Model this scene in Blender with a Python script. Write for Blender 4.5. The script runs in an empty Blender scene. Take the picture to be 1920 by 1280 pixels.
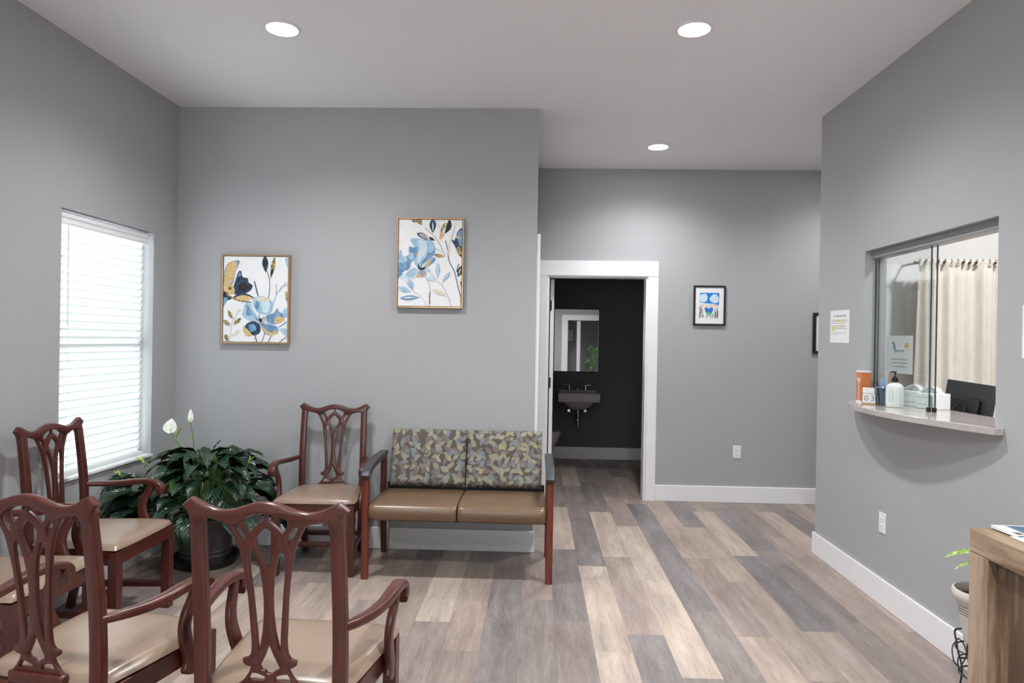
import bpy, bmesh, math, random
from mathutils import Vector, Matrix, noise as mnoise

# ------------------------------------------------------------------ camera, world, exposure
SC = bpy.context.scene
COL = SC.collection
R = math.radians
cam_d = bpy.data.cameras.new('camera'); cam = bpy.data.objects.new('camera', cam_d); COL.objects.link(cam)
SC.camera = cam
cam_d.sensor_fit = 'HORIZONTAL'; cam_d.sensor_width = 36.0; cam_d.lens = 1280.0 / 1920.0 * 36.0
cam_d.clip_start = 0.05; cam_d.clip_end = 100
yaw, roll, pitch = R(1.97), R(0.95), R(-0.12)
fv = Vector((-math.sin(yaw) * math.cos(pitch), math.cos(yaw) * math.cos(pitch), math.sin(pitch)))
r0 = Vector((math.cos(yaw), math.sin(yaw), 0)); u0 = r0.cross(fv)
rv = r0 * math.cos(roll) + u0 * math.sin(roll); uv = -r0 * math.sin(roll) + u0 * math.cos(roll)
m = Matrix((rv, uv, -fv)).transposed().to_4x4(); m.translation = Vector((0, 0, 1.456))
cam.matrix_world = m
cam_d.dof.use_dof = False

world = bpy.data.worlds.new('world'); SC.world = world; world.use_nodes = True
bg = world.node_tree.nodes['Background']
bg.inputs['Color'].default_value = (0.90, 0.96, 1.0, 1); bg.inputs['Strength'].default_value = 6.6
SC.view_settings.view_transform = 'Standard'; SC.view_settings.look = 'None'
SC.view_settings.exposure = 0.30; SC.view_settings.gamma = 1.0
SC.view_settings.use_curve_mapping = False
SC.cycles.use_denoising = True
SC.cycles.max_bounces = 10; SC.cycles.diffuse_bounces = 6; SC.cycles.transparent_max_bounces = 16
SC.cycles.sample_clamp_indirect = 8.0
SC.cycles.caustics_reflective = False; SC.cycles.caustics_refractive = False
LAMP = 60.0           # radiance of a ceiling lamp's diffuser
SPOT = 168.0          # watts of its downward beam
OFFICE_LAMP = 640.0

# ------------------------------------------------------------------ material helpers
class NT:
    def __init__(s, name):
        s.m = bpy.data.materials.new(name); s.m.use_nodes = True; s.t = s.m.node_tree
        s.b = s.t.nodes['Principled BSDF']; s.out = s.t.nodes['Material Output']
    def n(s, typ, **kw):
        nd = s.t.nodes.new(typ)
        for k, v in kw.items():
            if k.startswith('i_'):
                key = k[2:]; key = int(key) if key.isdigit() else key.replace('_', ' ')
                nd.inputs[key].default_value = v
            else: setattr(nd, k, v)
        return nd
    def l(s, a, b): s.t.links.new(a, b)
    def math(s, op, a, b=None, c=None):
        nd = s.n('ShaderNodeMath', operation=op)
        for i, v in enumerate((a, b, c)):
            if v is None: continue
            if isinstance(v, (int, float)): nd.inputs[i].default_value = v
            else: s.l(v, nd.inputs[i])
        return nd.outputs[0]
    def mix(s, fac, a, b, blend='MIX'):
        nd = s.n('ShaderNodeMix', data_type='RGBA', blend_type=blend)
        for k, v in ((0, fac), (6, a), (7, b)):
            if isinstance(v, (int, float)): nd.inputs[k].default_value = v
            elif isinstance(v, (tuple, list)): nd.inputs[k].default_value = (*v, 1) if len(v) == 3 else v
            else: s.l(v, nd.inputs[k])
        return nd.outputs[2]
    def coord(s, which='Object', scale=(1, 1, 1), loc=(0, 0, 0)):
        tc = s.n('ShaderNodeTexCoord'); mp = s.n('ShaderNodeMapping')
        mp.inputs['Scale'].default_value = scale; mp.inputs['Location'].default_value = loc
        s.l(tc.outputs[which], mp.inputs['Vector']); return mp.outputs[0]
    def noise(s, vec, scale=5, detail=4, rough=.55):
        nd = s.n('ShaderNodeTexNoise', i_Scale=scale, i_Detail=detail, i_Roughness=rough)
        s.l(vec, nd.inputs['Vector']); return nd.outputs['Fac']
    def ramp(s, fac, stops):
        nd = s.n('ShaderNodeValToRGB'); cr = nd.color_ramp
        while len(cr.elements) > 1: cr.elements.remove(cr.elements[-1])
        cr.elements[0].position = stops[0][0]; cr.elements[0].color = (*stops[0][1], 1)
        for p, c in stops[1:]:
            e = cr.elements.new(p); e.color = (*c, 1)
        s.l(fac, nd.inputs[0]); return nd.outputs[0]
    def bump(s, h, strength=.2, dist=.01):
        nd = s.n('ShaderNodeBump', i_Strength=strength, i_Distance=dist)
        s.l(h, nd.inputs['Height']); s.l(nd.outputs[0], s.b.inputs['Normal'])
    def base(s, c):
        if isinstance(c, (tuple, list)): s.b.inputs['Base Color'].default_value = (*c, 1)
        else: s.l(c, s.b.inputs['Base Color'])
        return s
    def rough(s, v, spec=.5, metal=0., coat=0.):
        s.b.inputs['Roughness'].default_value = v; s.b.inputs['Specular IOR Level'].default_value = spec
        s.b.inputs['Metallic'].default_value = metal; s.b.inputs['Coat Weight'].default_value = coat
        return s

def c8(r, g, b):
    f = lambda v: (v / 255 / 12.92) if v / 255 <= .04045 else ((v / 255 + .055) / 1.055) ** 2.4
    return (f(r), f(g), f(b))
def varied(name, c, rough=.5, var=.08, scale=6, spec=.5, metal=0., coat=0., bump=0., bscale=60):
    s = NT(name); co = s.coord()
    n = s.noise(co, scale, 3)
    lo = tuple(max(0, x * (1 - var)) for x in c); hi = tuple(min(1, x * (1 + var)) for x in c)
    s.base(s.ramp(n, [(.3, lo), (.7, hi)])).rough(rough, spec, metal, coat)
    if bump: s.bump(s.noise(co, bscale, 3), bump, .002)
    return s.m

M = {}
M['wall'] = varied('painted_grey_wall', (.405, .409, .418), .55, .012, 1.5, .3, bump=.05, bscale=180)
M['bathwall'] = varied('charcoal_paint', (.12, .12, .12), .6, .02, 1.5, .3)
M['officewall'] = varied('white_office_paint', (.78, .78, .77), .6, .012, 1.5, .3)
M['ceiling'] = varied('white_ceiling_paint', (.87, .86, .875), .8, .01, 1.5, .2)
M['trim'] = varied('white_trim_paint', (.86, .86, .88), .35, .01, 3, .5)
M['bathtrim'] = varied('white_bath_trim', (.85, .83, .84), .4, .01, 3, .4)
M['plate'] = varied('white_plastic_plate', (.82, .82, .83), .3, .01, 3, .5)
M['black'] = varied('black_plastic', (.014, .014, .016), .4, .1, 8, .4)
M['blackmetal'] = varied('black_metal', (.018, .018, .02), .35, .1, 8, .5)
M['chrome'] = varied('chrome', (.75, .75, .76), .12, .02, 5, .5, 1.0)
M['vinyl'] = varied('tan_vinyl', (.285, .204, .150), .27, .05, 5, .65, bump=.08, bscale=90)
M['brownvinyl'] = varied('bronze_brown_vinyl', (.165, .10, .055), .30, .04, 5, .6, bump=.04, bscale=160)
M['paper'] = varied('white_paper', (.80, .80, .81), .7, .01, 4, .3)
M['ink'] = varied('grey_ink', (.22, .22, .24), .7, .05, 30, .3)
M['inkdark'] = varied('dark_ink', (.06, .06, .07), .7, .05, 30, .3)
M['yellow'] = varied('yellow_highlighter', (.80, .78, .06), .7, .05, 30, .3)
M['charpot'] = varied('charcoal_plastic_pot', (.055, .052, .056), .45, .1, 8, .4)
M['darkpot'] = varied('black_plastic_saucer', (.018, .017, .018), .4, .1, 8, .4)
M['creampot'] = varied('cream_glazed_pot', (.62, .60, .55), .25, .03, 5, .5)
M['potline'] = varied('dark_glaze_line', (.12, .12, .12), .3, .03, 5, .5)
M['soil'] = varied('potting_soil', (.05, .028, .02), .9, .5, 60, .2, bump=.8, bscale=90)
M['spathe'] = varied('white_spathe', (.88, .88, .83), .45, .03, 12, .3)
M['greenspathe'] = varied('lime_spathe', (.46, .60, .16), .45, .25, 14, .3)
M['stem'] = varied('green_stem', (.12, .24, .06), .45, .1, 14, .3)
M['gold'] = varied('gold_frame', (.52, .33, .19), .32, .06, 10, .5, .75)
M['porcelain'] = varied('porcelain', (.42, .40, .40), .15, .01, 3, .5)
M['granite'] = None
M['capblack'] = varied('charcoal_arm_cap', (.045, .05, .058), .4, .05, 10, .4)
M['slab_edge'] = None

def mk_granite():
    s = NT('polished_granite'); co = s.coord()
    v = s.noise(co, 260, 2); w = s.noise(co, 30, 3)
    c = s.mix(.25, s.ramp(v, [(.35, (.34, .30, .29)), (.6, (.52, .48, .46))]), s.ramp(w, [(.3, (.40, .36, .35)), (.7, (.54, .50, .49))]))
    s.base(c).rough(.08, .5); return s.m
M['granite'] = mk_granite()

def mk_cherry():
    s = NT('cherry_stained_wood'); co = s.coord(scale=(1, 1, .12))
    n = s.noise(co, 60, 5, .6); n2 = s.noise(s.coord(), 5, 2)
    c = s.ramp(n, [(.3, (.042, .0075, .005)), (.7, (.084, .017, .0115))])
    c = s.mix(s.math('MULTIPLY', n2, .4), c, (.115, .030, .020))
    s.base(c).rough(.32, .42, coat=.25); s.b.inputs['Coat Roughness'].default_value = .18; return s.m
M['cherry'] = mk_cherry()
def mk_cherry2():
    s = NT('red_cherry_leg'); co = s.coord(scale=(1, 1, .12))
    n = s.noise(co, 50, 5, .6)
    s.base(s.ramp(n, [(.3, (.115, .016, .007)), (.7, (.17, .03, .012))])).rough(.28, .5, coat=.3); return s.m
M['cherry2'] = mk_cherry2()

def mk_rustic(name, sc):
    s = NT(name); co = s.coord(scale=sc)
    n = s.noise(co, 9, 8, .62); n2 = s.noise(s.coord(scale=tuple(.35 + .65 * (x > .5) for x in sc)), 4, 4)
    n3 = s.noise(co, 45, 4, .7)
    c = s.ramp(n, [(.41, (.075, .042, .025)), (.47, (.22, .14, .088)), (.53, (.37, .255, .17)), (.60, (.50, .38, .275))])
    c = s.mix(s.math('MULTIPLY', s.ramp_f(n2, .5, .72), .55), c, (.17, .115, .08))
    c = s.mix(s.math('MULTIPLY', n3, .35), c, (.22, .15, .10), 'MIX')
    s.base(c).rough(.6, .3); s.bump(n3, .25, .003); return s.m
def ramp_f(s, fac, a, b):
    nd = s.n('ShaderNodeMapRange'); nd.inputs['From Min'].default_value = a; nd.inputs['From Max'].default_value = b
    s.l(fac, nd.inputs['Value']); return nd.outputs[0]
NT.ramp_f = ramp_f
M['rustic_v'] = mk_rustic('rustic_wood_upright', (1, 1, .12))
M['rustic_h'] = mk_rustic('rustic_wood_lengthwise', (1, .12, 1))

def mk_floor():
    s = NT('vinyl_plank_floor')
    at = s.n('ShaderNodeAttribute', attribute_name='tone'); sd = s.n('ShaderNodeAttribute', attribute_name='seed')
    tc = s.n('ShaderNodeTexCoord')
    cx = s.n('ShaderNodeCombineXYZ'); s.l(s.math('MULTIPLY', sd.outputs['Fac'], 37.0), cx.inputs[0]); s.l(s.math('MULTIPLY', sd.outputs['Fac'], 91.0), cx.inputs[2])
    ad = s.n('ShaderNodeVectorMath', operation='ADD'); s.l(tc.outputs['Object'], ad.inputs[0]); s.l(cx.outputs[0], ad.inputs[1])
    def mp(sc):
        q = s.n('ShaderNodeMapping'); q.inputs['Scale'].default_value = sc; s.l(ad.outputs[0], q.inputs['Vector']); return q.outputs[0]
    grain = s.noise(mp((1, .10, 1)), 55, 6, .65)
    broad = s.noise(mp((1, .13, 1)), 13, 4, .6)
    fine = s.noise(mp((1, .05, 1)), 210, 3, .6)
    base = s.ramp(at.outputs['Fac'], [(0.0, c8(122, 119, 120)), (.25, c8(140, 131, 127)), (.5, c8(158, 144, 135)), (.75, c8(176, 161, 149)), (1.0, c8(194, 181, 167))])
    v = s.math('ADD', s.math('MULTIPLY', grain, .45), s.math('ADD', s.math('MULTIPLY', broad, .75), s.math('MULTIPLY', fine, .22)))
    g = s.ramp_f(v, .50, .92)
    c = s.mix(g, s.mix(1.0, base, (.60, .56, .56), 'MULTIPLY'), s.mix(1.0, base, (1.14, 1.12, 1.10), 'MULTIPLY'))
    # patches where the print drifts between warm and cool
    patch = s.noise(mp((1, .35, 1)), 6.5, 2)
    c = s.mix(s.math('MULTIPLY', s.ramp_f(patch, .45, .72), .35), c, c8(142, 132, 134))
    sq = s.noise(mp((1, .16, 1)), 34, 3, .7)
    sq = s.ramp_f(s.math('ABSOLUTE', s.math('SUBTRACT', sq, .5)), .022, .006)
    c = s.mix(s.math('MULTIPLY', s.math('MULTIPLY', sq, s.ramp_f(broad, .50, .62)), .15), c, (.66, .62, .57))
    pore = s.noise(mp((1, .045, 1)), 330, 3, .7)
    c = s.mix(s.math('MULTIPLY', s.ramp_f(pore, .54, .72), .42), c, s.mix(1.0, c, (.55, .52, .52), 'MULTIPLY'))
    c = s.mix(s.math('MULTIPLY', s.ramp_f(pore, .44, .30), .22), c, (.66, .62, .57))
    # knots
    vo = s.n('ShaderNodeTexVoronoi', i_Scale=3.1); s.l(mp((1, .55, 1)), vo.inputs['Vector'])
    kn = s.ramp_f(vo.outputs['Distance'], .085, .02)
    c = s.mix(s.math('MULTIPLY', kn, .55), c, (.16, .13, .12))
    # seams from each plank's own UV
    uvn = s.n('ShaderNodeUVMap', uv_map='plank'); sp = s.n('ShaderNodeSeparateXYZ'); s.l(uvn.outputs[0], sp.inputs[0])
    ex = s.math('MINIMUM', sp.outputs[0], s.math('SUBTRACT', .18, sp.outputs[0]))
    ey = s.math('MINIMUM', sp.outputs[1], s.math('SUBTRACT', 1.22, sp.outputs[1]))
    e = s.ramp_f(s.math('MINIMUM', ex, ey), .0018, .0004)
    c = s.mix(s.math('MULTIPLY', e, .35), c, (.10, .085, .08))
    s.base(c).rough(.42, .35)
    rr = s.n('ShaderNodeMapRange'); rr.inputs['To Min'].default_value = .34; rr.inputs['To Max'].default_value = .52
    s.l(grain, rr.inputs['Value']); s.l(rr.outputs[0], s.b.inputs['Roughness'])
    s.bump(grain, .12, .002); return s.m
M['floor'] = mk_floor()

def mk_leaf_fabric():
    s = NT('leaf_print_upholstery')
    tc = s.n('ShaderNodeTexCoord')
    col = None; base = (.105, .088, .078)
    c = base
    layers = [((0, 0, 0), 13.6, (.34, .315, .20), (.21, .235, .24), 1.0), ((.37, .11, .53), 13.0, (.20, .23, .25), (.19, .155, .15), 1.0),
              ((.71, .23, .17), 14.0, (.22, .18, .175), (.37, .345, .22), 1.0), ((.13, .77, .31), 13.2, (.31, .29, .19), (.215, .245, .255), 1.0), ((.5, .41, .9), 14.4, (.2, .16, .15), (.3, .3, .25), 1.0)]
    for k, (off, sc, ca, cb, _) in enumerate(layers):
        # project on the cushion's width and height
        sep = s.n('ShaderNodeSeparateXYZ'); s.l(tc.outputs['Object'], sep.inputs[0])
        cmb = s.n('ShaderNodeCombineXYZ'); s.l(s.math('ADD', sep.outputs[0], off[0]), cmb.inputs[0]); s.l(s.math('ADD', sep.outputs[2], off[1]), cmb.inputs[1])
        vo = s.n('ShaderNodeTexVoronoi', voronoi_dimensions='2D', i_Scale=sc); vo.inputs['Randomness'].default_value = .5
        s.l(cmb.outputs[0], vo.inputs['Vector'])
        sb = s.n('ShaderNodeVectorMath', operation='SUBTRACT')
        scv = s.n('ShaderNodeVectorMath', operation='SCALE'); scv.inputs['Scale'].default_value = sc
        s.l(cmb.outputs[0], sb.inputs[0]); s.l(vo.outputs['Position'], sb.inputs[1])
        s.l(sb.outputs[0], scv.inputs[0])
        sc2 = s.n('ShaderNodeSeparateColor'); s.l(vo.outputs['Color'], sc2.inputs[0])
        rot = s.n('ShaderNodeVectorRotate', rotation_type='Z_AXIS'); s.l(scv.outputs[0], rot.inputs['Vector'])
        s.l(s.math('MULTIPLY', sc2.outputs[0], 6.283), rot.inputs['Angle'])
        xy = s.n('ShaderNodeSeparateXYZ'); s.l(rot.outputs[0], xy.inputs[0])
        U = s.math('DIVIDE', xy.outputs[0], .43); V = s.math('ABSOLUTE', xy.outputs[1])
        prof = s.math('MULTIPLY', s.math('SUBTRACT', 1.0, s.math('MULTIPLY', U, U)), .185)
        d = s.math('SUBTRACT', prof, V)
        mask = s.ramp_f(d, 0.0, .015)
        leafc = s.mix(s.math('GREATER_THAN', sc2.outputs[1], .5), ca, cb)
        vein = s.ramp_f(V, .018, .004)
        side = s.math('SINE', s.math('MULTIPLY', s.math('SUBTRACT', xy.outputs[0], V), 55.0))
        leafc = s.mix(s.math('MULTIPLY', s.ramp_f(side, .2, 1.0), .18), leafc, (.10, .08, .07))
        leafc = s.mix(s.math('MULTIPLY', vein, .6), leafc, (.09, .07, .06))
        edge = s.ramp_f(d, .028, .006)
        leafc = s.mix(s.math('MULTIPLY', edge, .5), leafc, (.12, .10, .08))
        c = s.mix(mask, c, leafc)
    wv = s.noise(s.coord(scale=(1, 1, 1)), 500, 1)
    s.base(c).rough(.75, .2); s.bump(wv, .15, .001); return s.m
M['leaffabric'] = mk_leaf_fabric()

def mk_lily():
    s = NT('glossy_lily_leaf')
    uvn = s.n('ShaderNodeUVMap', uv_map='leaf'); sp = s.n('ShaderNodeSeparateXYZ'); s.l(uvn.outputs[0], sp.inputs[0])
    au = s.math('ABSOLUTE', s.math('SUBTRACT', sp.outputs[0], .5))
    ph = s.math('SUBTRACT', s.math('MULTIPLY', sp.outputs[1], 62.0), s.math('MULTIPLY', au, 34.0))
    st = s.math('SINE', ph); mid = s.ramp_f(au, .03, .005)
    c = s.mix(s.ramp_f(st, -1, 1), (.007, .022, .013), (.026, .066, .034))
    c = s.mix(s.math('MULTIPLY', mid, .5), c, (.05, .11, .04))
    c = s.mix(s.math('MULTIPLY', s.ramp_f(s.noise(s.coord(), 7, 1), .62, .75), .5), c, (.05, .12, .02))
    s.base(c).rough(.24, .5); s.bump(st, .35, .006); return s.m
M['lily'] = mk_lily()

def mk_slat():
    s = NT('white_blind_slat'); co = s.coord()
    df = s.n('ShaderNodeBsdfDiffuse'); tr = s.n('ShaderNodeBsdfTranslucent'); mx = s.n('ShaderNodeMixShader')
    df.inputs['Color'].default_value = (.86, .87, .87, 1); tr.inputs['Color'].default_value = (.9, .93, .92, 1); mx.inputs[0].default_value = .36
    s.l(df.outputs[0], mx.inputs[1]); s.l(tr.outputs[0], mx.inputs[2]); s.l(mx.outputs[0], s.out.inputs[0]); return s.m
M['slat'] = mk_slat()
def mk_curtain():
    s = NT('cream_curtain_cloth'); co = s.coord()
    n = s.noise(s.coord(scale=(1, 1, .3)), 40, 3)
    df = s.n('ShaderNodeBsdfDiffuse'); tr = s.n('ShaderNodeBsdfTranslucent'); mx = s.n('ShaderNodeMixShader'); mx.inputs[0].default_value = .18
    c = s.ramp(n, [(.3, (.80, .745, .68)), (.7, (.86, .81, .75))])
    s.l(c, df.inputs['Color']); s.l(c, tr.inputs['Color'])
    s.l(df.outputs[0], mx.inputs[1]); s.l(tr.outputs[0], mx.inputs[2]); s.l(mx.outputs[0], s.out.inputs[0]); return s.m
M['curtain'] = mk_curtain()
def mk_glass(name, tint):
    s = NT(name)
    tr = s.n('ShaderNodeBsdfTransparent'); tr.inputs[0].default_value = (*tint, 1)
    gl = s.n('ShaderNodeBsdfGlossy'); gl.inputs['Roughness'].default_value = .0
    ge = s.n('ShaderNodeNewGeometry'); dt = s.n('ShaderNodeVectorMath', operation='DOT_PRODUCT'); mx = s.n('ShaderNodeMixShader')
    s.l(ge.outputs['Incoming'], dt.inputs[0]); s.l(ge.outputs['Normal'], dt.inputs[1])
    g = s.math('SUBTRACT', 1.0, s.math('ABSOLUTE', dt.outputs['Value']))
    s.l(s.math('ADD', .04, s.math('MULTIPLY', .96, s.math('POWER', g, 5.0))), mx.inputs[0]); s.l(tr.outputs[0], mx.inputs[1]); s.l(gl.outputs[0], mx.inputs[2]); s.l(mx.outputs[0], s.out.inputs[0]); return s.m
M['glass'] = mk_glass('clear_window_glass', (.978, .99, .986))
M['glassedge'] = varied('dark_glass_edge', (.03, .05, .055), .2, .05, 10, .5)
M['mirror'] = varied('mirror_silver', (.86, .88, .88), .015, .0, 3, .5, 1.0)
def emis(name, c, st):
    s = NT(name); s.b.inputs['Base Color'].default_value = (*c, 1)
    s.b.inputs['Emission Color'].default_value = (*c, 1); s.b.inputs['Emission Strength'].default_value = st; return s.m
M['lamp'] = emis('lamp_diffuser', (1.0, .985, .975), LAMP)
M['officelamp'] = emis('office_lamp_diffuser', (1.0, .985, .975), OFFICE_LAMP)
M['ledtrim'] = varied('lamp_trim', (.8, .8, .8), .4, .01)

# ------------------------------------------------------------------ object helpers
def tag(o, label=None, cat=None, group=None, kind=None):
    if label: o['label'] = label
    if cat: o['category'] = cat
    if group: o['group'] = group
    if kind: o['kind'] = kind
    return o
def empty(name, loc=(0, 0, 0), rz=0, label=None, cat=None, group=None, kind=None):
    o = bpy.data.objects.new(name, None); COL.objects.link(o); o.empty_display_size = .1
    o.location = loc; o.rotation_euler = (0, 0, rz); return tag(o, label, cat, group, kind)
def obj(name, bm, mat, parent=None, bevel=0, seg=2, smooth=40, loc=None, sub=0, recalc=True):
    if recalc: bmesh.ops.recalc_face_normals(bm, faces=bm.faces)
    me = bpy.data.meshes.new(name); bm.to_mesh(me); bm.free()
    for mm in (mat if isinstance(mat, (list, tuple)) else [mat]): me.materials.append(mm)
    if smooth:
        me.polygons.foreach_set('use_smooth', [True] * len(me.polygons))
        me.set_sharp_from_angle(angle=R(smooth))
    o = bpy.data.objects.new(name, me); COL.objects.link(o)
    if parent: o.parent = parent
    if loc: o.location = loc
    if bevel:
        b = o.modifiers.new('bevel', 'BEVEL'); b.width = bevel; b.segments = seg; b.limit_method = 'ANGLE'; b.angle_limit = R(50); b.harden_normals = False
    if sub:
        b = o.modifiers.new('sub', 'SUBSURF'); b.levels = sub; b.render_levels = sub
    return o
def B(*boxes, bm=None):
    bm = bm or bmesh.new()
    for bx in boxes:
        x0, x1, y0, y1, z0, z1 = bx[:6]; mi = bx[6] if len(bx) > 6 else 0
        v = [bm.verts.new((x, y, z)) for x in (x0, x1) for y in (y0, y1) for z in (z0, z1)]
        for f in ((0, 1, 3, 2), (4, 6, 7, 5), (0, 4, 5, 1), (2, 3, 7, 6), (0, 2, 6, 4), (1, 5, 7, 3)):
            bm.faces.new([v[i] for i in f]).material_index = mi
    return bm
def rrect(w, h, r=0.0, n=3):
    """closed rounded rectangle profile"""
    if r <= 0: return [(-w / 2, -h / 2), (w / 2, -h / 2), (w / 2, h / 2), (-w / 2, h / 2)]
    r = min(r, w / 2 * .999, h / 2 * .999); pts = []
    for cx, cy, a0 in ((w / 2 - r, h / 2 - r, 0), (-w / 2 + r, h / 2 - r, 90), (-w / 2 + r, -h / 2 + r, 180), (w / 2 - r, -h / 2 + r, 270)):
        for i in range(n + 1):
            a = R(a0 + 90 * i / n); pts.append((cx + r * math.cos(a), cy + r * math.sin(a)))
    return pts
def sweep(bm, path, prof, side=(1, 0, 0), mi=0, caps=True):
    """prof(i, n) -> list of (a, b): a along side, b along (tangent x side)"""
    P = [Vector(p) for p in path]; n = len(P); rings = []
    for i, p in enumerate(P):
        t = (P[min(i + 1, n - 1)] - P[max(i - 1, 0)]).normalized()
        sd = Vector(side[i]) if isinstance(side[0], (tuple, list, Vector)) else Vector(side)
        sd = (sd - t * sd.dot(t)).normalized(); nn = sd.cross(t).normalized()
        pr = prof(i, n) if callable(prof) else prof
        rings.append([bm.verts.new(p + sd * a + nn * b) for a, b in pr])
    k = len(rings[0])
    for i in range(n - 1):
        for j in range(k):
            bm.faces.new((rings[i][j], rings[i][(j + 1) % k], rings[i + 1][(j + 1) % k], rings[i + 1][j])).material_index = mi
    if caps:
        bm.faces.new(rings[0][::-1]).material_index = mi; bm.faces.new(rings[-1]).material_index = mi
    return bm
def circ(r, n=10): return [(r * math.cos(2 * math.pi * i / n), r * math.sin(2 * math.pi * i / n)) for i in range(n)]
def tube(bm, path, r, n=8, mi=0):
    d = Vector(path[-1]) - Vector(path[0]); s = (0, 0, 1) if abs(d.normalized().z) < .8 else (1, 0, 0)
    if isinstance(r, (int, float)): return sweep(bm, path, circ(r, n), s, mi)
    return sweep(bm, path, lambda i, k: circ(r[i], n), s, mi)
def lathe(bm, prof, n=32, c=(0, 0, 0), mi=0, axis='Z'):
    rings = []
    for r, z in prof:
        ring = []
        for i in range(n):
            a = 2 * math.pi * i / n
            v = Vector((r * math.cos(a), r * math.sin(a), z))
            if axis == 'Y': v = Vector((v.x, v.z, v.y))
            if axis == 'X': v = Vector((v.z, v.x, v.y))
            ring.append(bm.verts.new(v + Vector(c)))
        rings.append(ring)
    for a, b in zip(rings, rings[1:]):
        for i in range(n): bm.faces.new((a[i], a[(i + 1) % n], b[(i + 1) % n], b[i])).material_index = mi
    bm.faces.new(rings[0][::-1]).material_index = mi; bm.faces.new(rings[-1]).material_index = mi
    return bm
def crom(pts, n=6):
    P = [Vector(p) for p in pts]; P = [P[0] * 2 - P[1]] + P + [P[-1] * 2 - P[-2]]; out = []
    for i in range(1, len(P) - 2):
        for k in range(n):
            t = k / n; a, b, c, d = P[i - 1:i + 3]
            out.append(.5 * ((2 * b) + (c - a) * t + (2 * a - 5 * b + 4 * c - d) * t * t + (-a + 3 * b - 3 * c + d) * t ** 3))
    out.append(P[-2]); return out
def shape2d(outer, holes, thick, bev=0.0):
    """flat cut-out in XZ with thickness along Y -> bmesh"""
    cu = bpy.data.curves.new('tmp', 'CURVE'); cu.dimensions = '2D'; cu.fill_mode = 'BOTH'
    cu.extrude = thick / 2 - bev; cu.bevel_depth = bev; cu.bevel_resolution = 1; cu.offset = -bev
    for pts in [outer] + holes:
        sp = cu.splines.new('POLY'); sp.points.add(len(pts) - 1); sp.use_cyclic_u = True
        for i, p in enumerate(pts): sp.points[i].co = (p[0], p[1], 0, 1)
    o = bpy.data.objects.new('tmp', cu); COL.objects.link(o)
    dg = bpy.context.evaluated_depsgraph_get(); dg.update()
    me = bpy.data.meshes.new_from_object(o.evaluated_get(dg)); bm = bmesh.new(); bm.from_mesh(me)
    bpy.data.objects.remove(o); bpy.data.curves.remove(cu); bpy.data.meshes.remove(me)
    bmesh.ops.remove_doubles(bm, verts=bm.verts, dist=1e-5)
    for v in bm.verts: v.co = Vector((v.co.x, -v.co.z, v.co.y))
    return bm
def text_bm(txt, size, bm=None, at=(0, 0, 0), ux=(1, 0, 0), uz=(0, 0, 1), mi=0, ext=.0003):
    cu = bpy.data.curves.new('t', 'FONT'); cu.body = txt; cu.size = size; cu.extrude = ext; cu.align_x = 'CENTER'; cu.align_y = 'CENTER'
    o = bpy.data.objects.new('t', cu); COL.objects.link(o)
    dg = bpy.context.evaluated_depsgraph_get(); dg.update()
    me = bpy.data.meshes.new_from_object(o.evaluated_get(dg)); bm = bm or bmesh.new(); n0 = len(bm.verts); f0 = len(bm.faces)
    bm.from_mesh(me); bm.verts.ensure_lookup_table(); bm.faces.ensure_lookup_table()
    bpy.data.objects.remove(o); bpy.data.curves.remove(cu); bpy.data.meshes.remove(me)
    ux, uz, at = Vector(ux), Vector(uz), Vector(at); nn = ux.cross(uz)
    for v in bm.verts[n0:]: v.co = at + ux * v.co.x + uz * v.co.y + nn * v.co.z
    for f in bm.faces[f0:]: f.material_index = mi
    return bm
def struct(name, bm, mat, parent=None, **kw):
    o = obj(name, bm, mat, parent, **kw)
    if not parent: o['kind'] = 'structure'
    return o
def copy_tree(o, parent=None):
    c = o.copy(); COL.objects.link(c); c.parent = parent
    for ch in [q for q in list(bpy.data.objects) if q.parent == o]: copy_tree(ch, c)
    return c

# ------------------------------------------------------------------ the room
H = 3.05; XL = -2.517; XR = 1.978; YM = 4.70; YF = 6.33; YR = 4.85; YB = -2.6
BX0, BX1, BY = -1.15, 1.55, 8.48           # bathroom
OX1, OY0 = 4.6, 1.6                        # office behind the counter

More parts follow.
